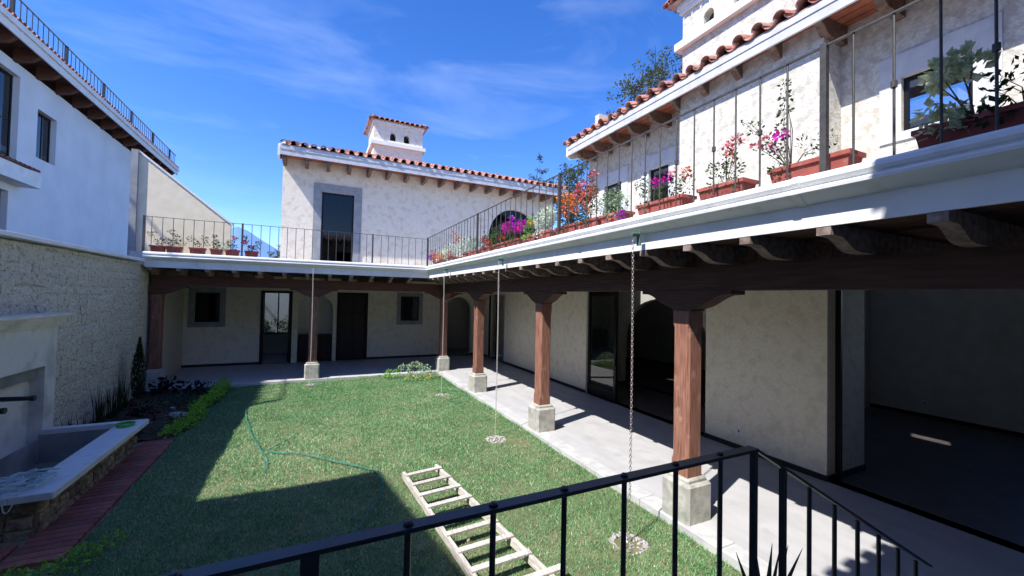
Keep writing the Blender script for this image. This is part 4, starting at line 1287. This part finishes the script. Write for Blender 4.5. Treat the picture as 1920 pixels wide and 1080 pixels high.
def P(name, lab, base_y, sp, fl=None, leaf='green', lsize=.04, flat=.5, x=3.71, stem_r=.004):
    potted(name, lab, (x, base_y, z0), sp, z0, fl, leaf, lsize, flat=flat, group='plants in the right terrace flower boxes', stem_r=stem_r, dens=2.0 if base_y > 4 else 1.25)
P('variegated_shrub', 'bushy variegated grey green shrub in the shaded box at the far right', 1.0,
  [(3.62,1.13,4.21,.07,40),(3.66,1.06,4.25,.08,48),(3.66,1.00,4.20,.075,34),(3.72,1.17,4.17,.05,18),(3.60,1.18,3.97,.045,16),(3.64,1.08,3.94,.07,30),(3.66,.98,3.94,.06,18)],
  None, 'varieg', .062, .75, stem_r=.007)
P('leafy_shrub', 'dark leafy twigs beside the variegated shrub at the right edge', .8, [(3.7,.88,4.08,.07,16),(3.66,.92,4.02,.06,14),(3.7,.80,4.14,.05,8),(3.68,.84,4.0,.06,14),(3.7,.68,4.16,.06,10)], None, 'dark', .05)
P('bougainvillea', 'spindly tall bougainvillea with a bare stem and magenta petals beside the thick railing post', 2.1,
  [(3.66,2.12,4.5,.05,28),(3.66,2.13,4.38,.05,26),(3.66,2.13,4.62,.035,16),(3.66,2.15,4.25,.05,26),(3.68,2.4,4.33,.06,22),(3.68,2.5,4.42,.04,10),(3.66,2.2,4.07,.10,70),(3.7,1.95,4.03,.09,45),(3.7,1.8,4.02,.07,24)],
  [(3.64,2.27,4.16,.05,22,'pink'),(3.64,2.14,4.17,.04,18,'magenta'),(3.64,2.36,4.13,.04,12,'pink'),(3.64,2.2,4.08,.03,8,'magenta')], 'green', .035)
P('bougainvillea', 'low bougainvillea with light pink blossoms in the third box from the right', 2.72,
  [(3.68,2.80,4.02,.10,70),(3.68,2.6,4.0,.08,50),(3.66,2.68,4.12,.07,40)],
  [(3.64,2.66,4.22,.05,26,'pink'),(3.64,2.55,4.26,.05,22,'pink'),(3.64,2.6,4.12,.04,14,'coral')], 'green', .035)
P('bougainvillea', 'magenta and pale orange bougainvillea above the nearest rain chain', 3.5,
  [(3.68,3.72,4.03,.12,90),(3.68,3.42,4.0,.12,90),(3.66,3.85,4.15,.07,40),(3.7,3.2,4.0,.08,40)],
  [(3.62,3.55,4.10,.05,26,'magenta'),(3.62,3.42,4.12,.05,26,'magenta'),(3.62,3.15,4.10,.06,30,'coral'),(3.64,3.3,4.15,.04,14,'pink'),(3.56,4.12,3.80,.06,34,'violet')], 'green', .038)
P('leafy_shrub', 'green leafy shrub in front of the far small upstairs window', 4.4,
  [(3.68,4.42,4.12,.12,110),(3.68,4.25,4.0,.10,80),(3.68,4.6,4.02,.10,70)], [(3.62,4.9,4.02,.05,18,'orange')], 'grey', .04)
P('bougainvillea', 'tall coral pink bougainvillea, the highest one along the railing', 4.95,
  [(3.68,4.95,4.1,.14,90),(3.68,4.9,4.3,.10,50)],
  [(3.62,5.05,4.38,.10,90,'pink'),(3.62,4.8,4.50,.07,40,'pink'),(3.62,5.0,4.2,.09,70,'coral'),(3.62,4.82,4.28,.08,50,'coral'),(3.62,5.15,4.3,.08,50,'pink')], 'green', .04)
P('bougainvillea', 'bright orange bougainvillea beside the railing post', 5.5,
  [(3.68,5.5,4.03,.14,90)],
  [(3.62,5.55,4.32,.11,110,'orange'),(3.62,5.35,4.26,.09,70,'orange'),(3.62,5.48,4.12,.10,70,'coral'),(3.62,5.25,4.1,.07,40,'coral')], 'green', .04)
P('variegated_shrub', 'round white variegated bush left of the railing post', 6.2, [(3.68,6.2,4.13,.17,260),(3.68,6.38,4.05,.12,110),(3.7,6.1,4.22,.1,70)], None, 'pale', .05)
P('leafy_shrub', 'lime green plant in front of the upstairs archway', 6.8, [(3.68,6.75,4.16,.08,60),(3.68,6.85,4.02,.10,60)], [(3.62,6.6,4.1,.03,10,'orange')], 'lime', .04)
P('bougainvillea', 'brightest magenta bougainvillea in the middle of the railing', 7.45,
  [(3.68,7.5,4.02,.16,120),(3.68,7.3,4.05,.12,60)],
  [(3.62,7.65,4.15,.13,150,'magenta'),(3.62,7.2,4.08,.10,90,'magenta'),(3.62,7.5,4.32,.06,36,'violet'),(3.62,7.0,4.12,.10,80,'magenta'),(3.62,7.3,4.14,.08,50,'violet')], 'green', .04)
P('leafy_shrub', 'dark green leafy plant left of the brightest magenta bougainvillea', 8.1,
  [(3.68,8.1,4.12,.18,150),(3.68,8.35,4.02,.13,90)], [(3.62,8.0,3.98,.06,26,'red')], 'green', .05)
P('bougainvillea', 'small bougainvillea with scattered red blossoms right of the second post', 8.9, [(3.68,8.9,4.05,.14,110)], [(3.62,8.8,3.98,.08,40,'red'),(3.62,9.05,4.08,.07,30,'pink')], 'green', .045)
P('leafy_shrub', 'pale thin leafed plant left of the second railing post', 9.8, [(3.68,9.8,4.08,.14,120)], None, 'grey', .05)
P('variegated_shrub', 'whitish bush with a stray orange twig, fourth from the corner', 10.5,
  [(3.68,10.5,4.12,.2,190),(3.68,10.8,4.05,.15,90)], [(3.62,11.0,4.35,.08,34,'orange'),(3.62,11.3,4.55,.05,16,'coral'),(3.62,10.9,4.2,.08,34,'coral')], 'pale', .055)
P('variegated_shrub', 'white bush third from the railing corner', 11.8, [(3.68,11.8,4.08,.22,220),(3.68,12.1,4.02,.15,100)], [(3.6,11.6,3.95,.08,40,'coral')], 'pale', .055)
P('bougainvillea', 'low coral bougainvillea second from the railing corner', 12.6, [(3.68,12.6,4.02,.15,80),(3.68,12.9,4.1,.15,90)], [(3.6,12.6,3.96,.14,90,'coral'),(3.6,12.3,3.95,.1,50,'orange')], 'pale', .05)
P('bougainvillea', 'violet and coral bougainvillea right at the railing corner', 13.3, [(3.68,13.3,4.0,.13,60)], [(3.56,13.6,4.0,.10,70,'violet'),(3.6,13.1,3.98,.12,70,'coral'),(3.62,13.5,4.15,.10,40,'pink')], 'green', .05)
# back terrace pots
GB2 = 'flower boxes on the far terrace at left'
labs = [('leftmost maroon box on the far terrace, with dark leaves', -3.98, -3.66), ('second maroon box from the left on the far terrace, holding a tall dark twig', -3.64, -3.30),
        ('third maroon box from the left on the far terrace, standing apart', -3.13, -2.77), ('low dark box with silvery plant on the far terrace', -2.66, -2.38),
        ('maroon box with a pink flowering plant left of the thick post on the far terrace', -2.31, -1.97), ('rightmost maroon box on the far terrace, with red flowers', -1.84, -1.50)]
for lb, a, b in labs: planter(lb, a, b, 13.97, 14.17, PZ, .2, M['planter_dark'], GB2)
def Q(name, lab, x, sp, fl=None, leaf='dark', ls=.05):
    potted(name, lab, (x, 14.07, z0-.03), sp, z0, fl, leaf, ls, group='plants in the far terrace boxes', dens=2.2)
Q('sparse_shrub', 'sparse dark twigs at the left end of the far terrace railing', -3.8, [(-3.95,14.05,4.2,.09,16),(-3.8,14.05,4.0,.10,26),(-3.62,14.05,4.05,.08,16)])
Q('sparse_shrub', 'tall dark twig with spread leaves, second plant from the left on the far terrace', -3.48, [(-3.52,14.05,4.3,.07,16),(-3.42,14.05,4.15,.09,22),(-3.5,14.05,4.02,.10,26),(-3.3,14.05,4.02,.08,14)])
Q('sparse_shrub', 'sparse leafy twigs in the third box from the left', -2.95, [(-3.1,14.05,4.15,.08,18),(-2.95,14.05,4.0,.08,20),(-2.8,14.05,4.18,.07,14),(-2.74,14.05,4.02,.06,10)])
Q('sparse_shrub', 'narrow upright dark plant above the silvery one', -2.52, [(-2.56,14.05,4.25,.05,16),(-2.54,14.05,4.1,.06,22),(-2.52,14.05,3.98,.07,22)])
Q('silvery_plant', 'low silvery plant spilling from the dark low box', -2.4, [(-2.36,14.03,3.98,.14,90)], None, 'pale', .05)
Q('flowering_plant', 'upright plant with one coral blossom left of the thick post', -2.14, [(-2.18,14.05,4.1,.09,30),(-2.12,14.05,3.98,.09,30)], [(-2.1,14.02,4.24,.05,26,'coral')])
Q('flowering_plant', 'red flowering plant beside the thick railing post', -1.72, [(-1.85,14.05,4.3,.04,14),(-1.8,14.05,4.2,.04,10),(-1.7,14.05,3.98,.07,20),(-1.5,14.05,4.15,.06,16),(-1.55,14.05,4.0,.08,24)], [(-1.86,14.02,4.13,.06,34,'red'),(-1.7,14.02,4.02,.04,14,'red')])

# bed plants
def bedplant(name, label, cat='plant', group=None): return thing(name, label, cat, (0, 0, 0), group=group)
cyp = thing('cypress', 'slim dark cypress standing against the shaded stone wall', 'tree', (-3.72, 12.72, -.05))
cm_ = MB()
for k in range(60):
    t = k/60; rr_ = .135*math.sin(math.pi*min(1, (t*.9+.12)))**.6*(1-t**3*.95)
    for _ in range(22):
        a = RP.uniform(0, 6.28); z_ = .08+1.42*t+RP.uniform(0, .05)
        p = Vector((-3.72+rr_*math.cos(a), 12.72+rr_*math.sin(a), z_))
        d = Vector((math.cos(a)*.35, math.sin(a)*.35, 1)).normalized(); s_ = Vector((-math.sin(a), math.cos(a), 0))
        cm_.add([p-s_*.012, p+s_*.012, p+d*.075+Vector((math.cos(a), math.sin(a), 0))*.008], [(0, 1, 2)])
cm_.build('crown', L['dark'], cyp)
MB().tube([(-3.72,12.72,-.08),(-3.72,12.72,1.3)], .05, 6, taper=.2).build('trunk', M['bark'], cyp)
def tuft(x, y, h, n_, label, leaf='dark', w_=.022, lean=.18, spread=.10, group='strappy plants along the stone wall', name='strap_leaf_plant'):
    T = thing(name, label, 'plant', (x, y, -.05), group=group)
    mb = MB(); blades(mb, (x, y, -.05), n_, h, w_, spread, lean)
    mb.build('foliage', L[leaf], T)
tuft(-3.85, 10.05, .42, 14, 'short strappy clump closest to the fountain panel')
tuft(-3.85, 10.5, .38, 12, 'second strappy clump from the fountain panel')
tuft(-3.85, 11.15, .70, 20, 'tall strappy clump midway between fountain and cypress')
tuft(-3.80, 11.6, .60, 26, 'dense strappy clump right of the midway one')
tuft(-3.85, 12.1, .85, 18, 'tallest strappy clump just left of the cypress')
tuft(-3.85, 12.45, .55, 16, 'strappy clump touching the foot of the cypress')
def bush(name, label, pts, leaf, ls, group=None, flat=.5, fl=None):
    T = thing(name, label, 'plant', (pts[0][0], pts[0][1], -.06), group=group)
    mb = MB()
    for (x, y, z, r_, c) in pts: leaves(mb, (x, y, z), r_, c, ls, wide=flat)
    mb.build('foliage', L[leaf], T)
    if fl:
        m2 = MB()
        for (x, y, z, r_, c, cc) in fl: leaves(m2, (x, y, z), r_, c, .03, wide=.9)
        m2.build('flower', L[fl[0][5]], T)
    return T
    return T
bush('purple_leaf_plant', 'large dark purple leaves in front of the left pilaster', [(-3.45,13.75,.18,.22,34),(-3.62,13.6,.1,.16,22)], 'purple', .20, flat=.6)
bush('purple_leaf_plant', 'dark purple leaves at the rear middle of the planting bed', [(-3.0,13.6,.08,.22,40),(-2.75,13.4,.06,.18,30)], 'purple', .14, flat=.6)
bush('purple_leaf_plant', 'dark purple plant near the foot of the strappy clumps', [(-3.3,11.5,.08,.2,44),(-3.1,11.1,.05,.16,30)], 'purple', .12, flat=.6)
bush('blue_green_plant', 'low blue green plant in the middle of the bed', [(-3.05,12.3,.06,(.32,.3,.14),150),(-2.85,12.6,.06,(.2,.2,.12),80)], 'blue_green', .06)
bush('ground_cover', 'yellowish green low plant in front of the cypress', [(-3.35,12.0,.05,(.2,.2,.12),90)], 'green', .05)
bush('blue_green_plant', 'low bluish plant beside the tip of the fountain', [(-2.75,10.1,.04,(.22,.25,.1),120),(-3.0,9.9,.04,(.2,.2,.1),70)], 'blue_green', .05)
bush('leafy_shrub', 'dark leafy plant at the far edge of the bed', [(-2.55,13.7,.07,(.25,.3,.14),110),(-2.7,12.9,.05,(.2,.2,.1),60)], 'dark', .06)
bush('ground_cover', 'patchy dark green ground plants filling the middle of the bed', [(-3.2,10.6,.0,(.3,.4,.08),130),(-2.6,12.2,.0,(.25,.5,.09),130),(-3.5,13.1,.0,(.25,.4,.1),110),(-2.5,10.9,.0,(.2,.4,.07),90)], 'green', .06)
lm = []
for k in range(26):
    t = k/25; y = 9.75+4.35*t
    xe = np.interp(y, [e[1] for e in edge[::-1]], [e[0] for e in edge[::-1]])
    lm.append((xe-.10+RP.uniform(-.06, .05), y, .02+.05*t, (.15, .14, .10+.09*t), 110))
bush('lime_hedge', 'bright lime green low hedge edging the planting bed along the lawn', lm, 'lime', .055)
bush('lime_shrub', 'bright green ragged shrub at the near left corner by the brick paving', [(-2.05,5.6,.0,(.16,.14,.09),110),(-2.3,5.35,.02,(.2,.18,.1),120),(-1.85,5.85,.0,(.09,.09,.07),40),(-2.5,5.5,.0,(.12,.12,.07),40)], 'lime', .055)
rk = inst(peb[1], 'grey_rock', (-2.58, 11.15, .0), None, scale=(.42, .36, .16), rot=(.1, .15, .4)); tag(rk, 'flat grey rock in the planting bed behind the lime hedge', 'rock')
rk = inst(peb[2], 'grey_rock', (-2.85, 11.9, -.02), None, scale=(.12, .1, .08), rot=(.1, .15, .4)); tag(rk, 'small pale stone in the middle of the planting bed', 'rock')
lv = MB()
for _ in range(500):
    x = RP.uniform(-3.9, -2.25); y = RP.uniform(9.7, 14.1)
    leaves(lv, (x, y, -.01), (.05, .05, .03), 1, .05)
o = lv.build('leaf_litter', mat('dry_leaf', (.05, .03, .018), (.14, .085, .05), scale=30)); tag(o, 'brown dead leaves on the dark soil', 'leaves', kind='stuff')
# corner plant
CS = bush('corner_shrub', 'umbrella shaped shrub in the flower patch at the inner corner of the lawn', [(2.82,13.8,.28,(.24,.22,.10),110),(3.15,13.7,.38,(.20,.2,.07),80),(3.42,13.6,.26,(.20,.2,.12),110),(3.05,13.5,.14,(.26,.16,.10),80),(3.5,13.75,.12,(.2,.16,.10),60)], 'grey', .075)
bush('lime_shrub', 'small yellow green plant left of the corner shrub', [(2.45,13.95,.10,(.24,.14,.14),130),(2.25,14.0,.05,(.12,.12,.08),40)], 'lime', .06)
bush('flower_patch', 'low plants with yellow and pink flowers under the corner shrub', [(2.95,13.3,.03,(.28,.2,.11),130),(3.35,13.3,.03,(.3,.2,.11),130),(3.7,13.5,.05,(.2,.25,.14),110)], 'grey', .055,
     fl=[(2.85,13.1,.06,(.22,.1,.06),70,'yellow'),(3.3,13.05,.06,(.28,.12,.06),70,'yellow'),(3.65,13.2,.08,(.2,.15,.07),60,'yellow')])
T = CS
sm = MB()
for e in ((3.0,13.95,.3),(3.3,13.75,.28),(3.15,13.7,.38),(3.2,13.9,.3)): sm.tube([(3.15+RP.uniform(-.04,.04),13.82,GZ),(3.15,13.82,.12),e], .012, 5, taper=.5)
sm.build('stem', M['bark'], T)
# agave below the stair rail
ag = thing('agave', 'dark spiky agave rising behind the near stair handrail', 'plant', (2.85, 1.78, -.05))
am = MB()
for (dx, dy, h) in ((-.42,.1,.70),(.46,.15,.72),(-.20,.0,.82),(.24,.06,.86),(.08,.12,.90),(-.32,.05,.74),(-.13,.1,.95),(.02,-.02,.85),(.14,.04,.97),(.32,-.05,.93),(.40,.1,.84),(-.05,-.15,.72),(.2,.2,.78),(-.25,-.15,.62),(-.44,.1,.55),(.5,-.1,.6)):
    p = Vector((2.85, 1.78, .1)); e = Vector((2.85+dx*1.15, 1.78+dy, .10+h*.90))
    s_ = Vector((.8, -.5, 0)).normalized()
    vs = []
    for k in range(6):
        t = k/5
        q = p.lerp(e, t) + Vector((dx, dy, 0))*(-.25*math.sin(math.pi*t)); ww = .030*(math.sin(math.pi*min(.999, (t*.85+.15)))**.7)*(1-t**4)+.0015
        ww *= 1.15; vs += [q-s_*ww, q+Vector((0, -.014, 0))*(1-t), q+s_*ww]
    am.add(vs, [(3*k, 3*k+1, 3*k+4, 3*k+3) for k in range(5)]+[(3*k+1, 3*k+2, 3*k+5, 3*k+4) for k in range(5)])
am.build('foliage', L['agave'], ag)
MB().tube([(2.85,1.78,-.08),(2.85,1.78,.16)], .06, 8).build('stem', M['bark'], ag)

# trees
def tree(label, x, y, h, crowns, leaf, n_=2600, ls=.16, trunk=.16):
    T = thing('tree', label, 'tree', (x, y, 0))
    tm = MB()
    top = Vector((x, y, h*.62))
    tm.tube([(x, y, -.1), (x+.1, y, h*.3), top], trunk, 8, taper=.5)
    for (cx, cy, cz, r_) in crowns:
        b = Vector((x+.1, y, h*.3)).lerp(top, RP.uniform(.3, 1)); e = Vector((cx, cy, cz))
        tm.tube([b, b.lerp(e, .5)+Vector((0, 0, .3)), e], trunk*.32, 5, taper=.3)
        for _ in range(5):
            q = e + Vector((RP.uniform(-1, 1), RP.uniform(-1, 1), RP.uniform(-.3, 1.1)))*r_
            tm.tube([e, q], .018, 4, taper=.4)
    tm.build('trunk', M['bark'], T)
    cm2 = MB()
    tot = sum(c[3]**2 for c in crowns)
    for (cx, cy, cz, r_) in crowns:
        k = int(n_*r_*r_/tot/26)+1
        for _ in range(k):
            a = Vector((RP.gauss(0, .5), RP.gauss(0, .5), RP.gauss(0, .5)))*r_
            leaves(cm2, (cx+a.x, cy+a.y, cz+a.z), r_*.26, 26, ls)
    cm2.build('crown', L[leaf], T)
tree('large airy tree rising behind the right tiled roof beside the tower', 15.6, 15, 14,
     [(13.3,15,11.9,.7),(14.1,15.4,12.9,1.0),(14.6,15,13.4,.9),(15.2,15,13.2,1.2),(15.4,15.3,14.4,.8),(16.4,15,14.0,1.3),(17.0,15,15.2,.8),(16.5,15,12.6,1.4),(14.8,15,12.0,1.1),(17.6,15.4,13.6,1.4),(13.7,15,11.4,.9)], 'tree2', 6000, .14)
tree('green tree between the two tiled roofs', 16.2, 24, 12,
     [(16.1,24,11.6,.9),(15.7,24,10.6,1.0),(16.8,24,10.5,1.1),(16.3,24,9.4,1.2),(17.2,24,11.9,.7),(15.3,24,9.6,.9),(16.9,24,8.6,1.2)], 'tree', 5200, .15)
tree('thin young tree peeping above the far roof ridge', 14.0, 24.5, 12,
     [(13.9,24.5,12.5,.35),(14.1,24.5,11.6,.4),(13.6,24.5,10.9,.5),(14.5,24.5,10.7,.5),(14.2,24.5,10.2,.6)], 'tree', 900, .12, .07)
tree('small dark tree beyond the far terrace, left of the back house', -1.75, 25.5, 5.2,
     [(-1.7,25.5,4.7,.45),(-1.4,25.5,4.9,.5),(-2.1,25.5,4.3,.4),(-1.3,25.5,4.2,.5)], 'tree', 1500, .10, .06)
bush('hedge', 'tall green hedge outside the rear window of the far room', [(-2.6,23,.8,(.7,.5,.8),500),(-1.6,23.1,.7,(.7,.5,.7),500),(-.8,23,.9,(.6,.5,.8),400)], 'green', .12)
gw = MB().box(-6, 4, 24.0, 24.2, -.1, 3.0).build('garden_wall', M['left_white']); tag(gw, 'white garden wall behind the hedge of the far room', 'wall')

# mountain
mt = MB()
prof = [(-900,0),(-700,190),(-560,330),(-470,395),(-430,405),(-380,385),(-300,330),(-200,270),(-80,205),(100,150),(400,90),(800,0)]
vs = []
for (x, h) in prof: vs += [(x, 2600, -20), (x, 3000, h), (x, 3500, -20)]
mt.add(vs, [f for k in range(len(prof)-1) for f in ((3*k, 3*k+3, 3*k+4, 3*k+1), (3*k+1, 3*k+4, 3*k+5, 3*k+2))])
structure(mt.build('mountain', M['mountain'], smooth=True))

# ------------------------------------------------------------------ grass
def make_grass(N=560000):
    rg = np.random.default_rng(3)
    # denser near the viewer
    y = 1.2 + 13.05*rg.random(N)**1.25
    x = -4.0 + 8.04*rg.random(N)
    xe = np.interp(y, [9.62, 10.2, 10.9, 11.6, 12.4, 13.4, 14.2], [-2.3, -2.15, -2.1, -2.2, -2.1, -2.05, -2.15])
    ok = ~((y > 9.56) & (x < xe)) & ~((y > 5.70) & (y <= 9.58) & (x < -2.2))
    for (px, py, r_) in ((3.30, 3.60, .22), (3.28, 7.30, .19), (3.32, 11.05, .19), (-.03, 13.75, .17)):
        ok &= ((x-px)**2+(y-py)**2) > r_*r_
    bare = .75*np.exp(-((x-3.62)**2/.05+(y-6.95)**2/.06)) + .6*np.exp(-((x-3.15)**2/.10+(y-11.2)**2/.12)) + .6*np.exp(-((x+1.0)**2/.35+(y-13.5)**2/.05)) + .45*np.exp(-((x-3.28)**2/.08+(y-7.05)**2/.08)) + .35*np.exp(-((x-3.1)**2/.06+(y-3.5)**2/.1))
    for q in range(26):
        cx, cy, rr_ = rg.random()*5-1.2, 3+rg.random()*10, .04+.10*rg.random()
        bare = np.maximum(bare, .7*np.exp(-((x-cx)**2+(y-cy)**2)/rr_**2))
    ok &= rg.random(N) > bare
    x = x[ok]; y = y[ok]; N = len(x)
    cl = .5+.5*np.sin(x*5.1+1.3*np.sin(y*3.7))*np.sin(y*4.3+1.7*np.sin(x*2.9))
    h = (.018+.026*rg.random(N))*(.7+.5*cl)
    edge_ = (x > 3.93)
    h = np.where(edge_, h*1.5, h)
    a = rg.random(N)*2*np.pi; lean = h*(.3+.9*rg.random(N)); w_ = .0030+.0036*rg.random(N)+.0009*np.maximum(0, y-5)*.35
    z = GZ + .012*np.sin(x*2.1+y*.7) + .010*np.sin(y*3.3-x) - .004
    b = rg.random(N)*2*np.pi
    co = np.empty((N, 3, 3), np.float32)
    co[:, 0, 0] = x-np.cos(b)*w_; co[:, 0, 1] = y-np.sin(b)*w_; co[:, 0, 2] = z
    co[:, 1, 0] = x+np.cos(b)*w_; co[:, 1, 1] = y+np.sin(b)*w_; co[:, 1, 2] = z
    co[:, 2, 0] = x+np.cos(a)*lean; co[:, 2, 1] = y+np.sin(a)*lean; co[:, 2, 2] = z+h
    me = bpy.data.meshes.new('grass')
    me.vertices.add(N*3); me.vertices.foreach_set('co', co.ravel())
    me.loops.add(N*3); me.loops.foreach_set('vertex_index', np.arange(N*3, dtype=np.int32))
    me.polygons.add(N); me.polygons.foreach_set('loop_start', np.arange(0, N*3, 3, dtype=np.int32))
    me.update()
    at = me.attributes.new('tone', 'FLOAT', 'FACE')
    # patchy dryness plus a random share of straw-coloured blades
    dry = .5+.25*np.sin(x*1.1+.8*np.sin(y*.9))+.25*np.sin(y*1.3+1.1*np.sin(x*1.7))
    wear = np.exp(-((x+.3)**2/1.6+(y-8.1)**2/2.2)) + .7*np.exp(-((x+1.0)**2/.5+(y-13.2)**2/.3)) + .6*np.exp(-((x-3.6)**2/.12+(y-6.8)**2/.15)) + .4*np.exp(-((x-2.2)**2/.5+(y-9.3)**2/.8))
    big = .5+.5*np.sin(x*2.3+2*np.sin(y*1.9+x))*np.sin(y*2.7+1.5*np.sin(x*3.1))
    wear = wear + .25*(big > .84)
    t = .10*big + rg.random(N)*.62 + .36*(rg.random(N) < (.05+.10*dry+.22*wear)) + .05*dry + .06*wear
    at.data.foreach_set('value', t.astype(np.float32))
    m = bpy.data.materials.new('grass_blade'); m.use_nodes = True
    n_, l_ = m.node_tree.nodes, m.node_tree.links
    b_ = n_['Principled BSDF']; b_.inputs['Roughness'].default_value = .55; b_.inputs['Specular IOR Level'].default_value = .25
    an = n_.new('ShaderNodeAttribute'); an.attribute_name = 'tone'
    ra = n_.new('ShaderNodeValToRGB')
    e = ra.color_ramp.elements
    e[0].position = 0; e[0].color = (.055, .15, .055, 1); e[1].position = 1; e[1].color = (.74, .70, .48, 1)
    q = e.new(.45); q.color = (.17, .38, .155, 1)
    q = e.new(.68); q.color = (.33, .54, .26, 1)
    l_.new(an.outputs['Fac'], ra.inputs[0]); l_.new(ra.outputs[0], b_.inputs['Base Color'])
    tr = n_.new('ShaderNodeBsdfTranslucent'); l_.new(ra.outputs[0], tr.inputs[0])
    ms = n_.new('ShaderNodeMixShader'); ms.inputs[0].default_value = .3
    l_.new(b_.outputs[0], ms.inputs[1]); l_.new(tr.outputs[0], ms.inputs[2]); l_.new(ms.outputs[0], n_['Material Output'].inputs[0])
    me.materials.append(m)
    o = bpy.data.objects.new('grass', me); COL.objects.link(o)
    tag(o, 'short green lawn grass with straw coloured blades', 'grass', kind='stuff')
make_grass()
# fallen leaves on the lawn
fl_ = MB()
for _ in range(90):
    x = RP.uniform(-1.3, 3.8); y = RP.uniform(3.0, 13.5)
    leaves(fl_, (x, y, GZ+.05), (.01, .01, .004), 1, .05, wide=.7)
tag(fl_.build('fallen_leaf', mat('fallen_leaf', (.20, .11, .07), (.42, .30, .20), scale=8)), 'scattered dry leaves lying on the lawn', 'leaves', kind='stuff')
bpy.context.view_layer.update()
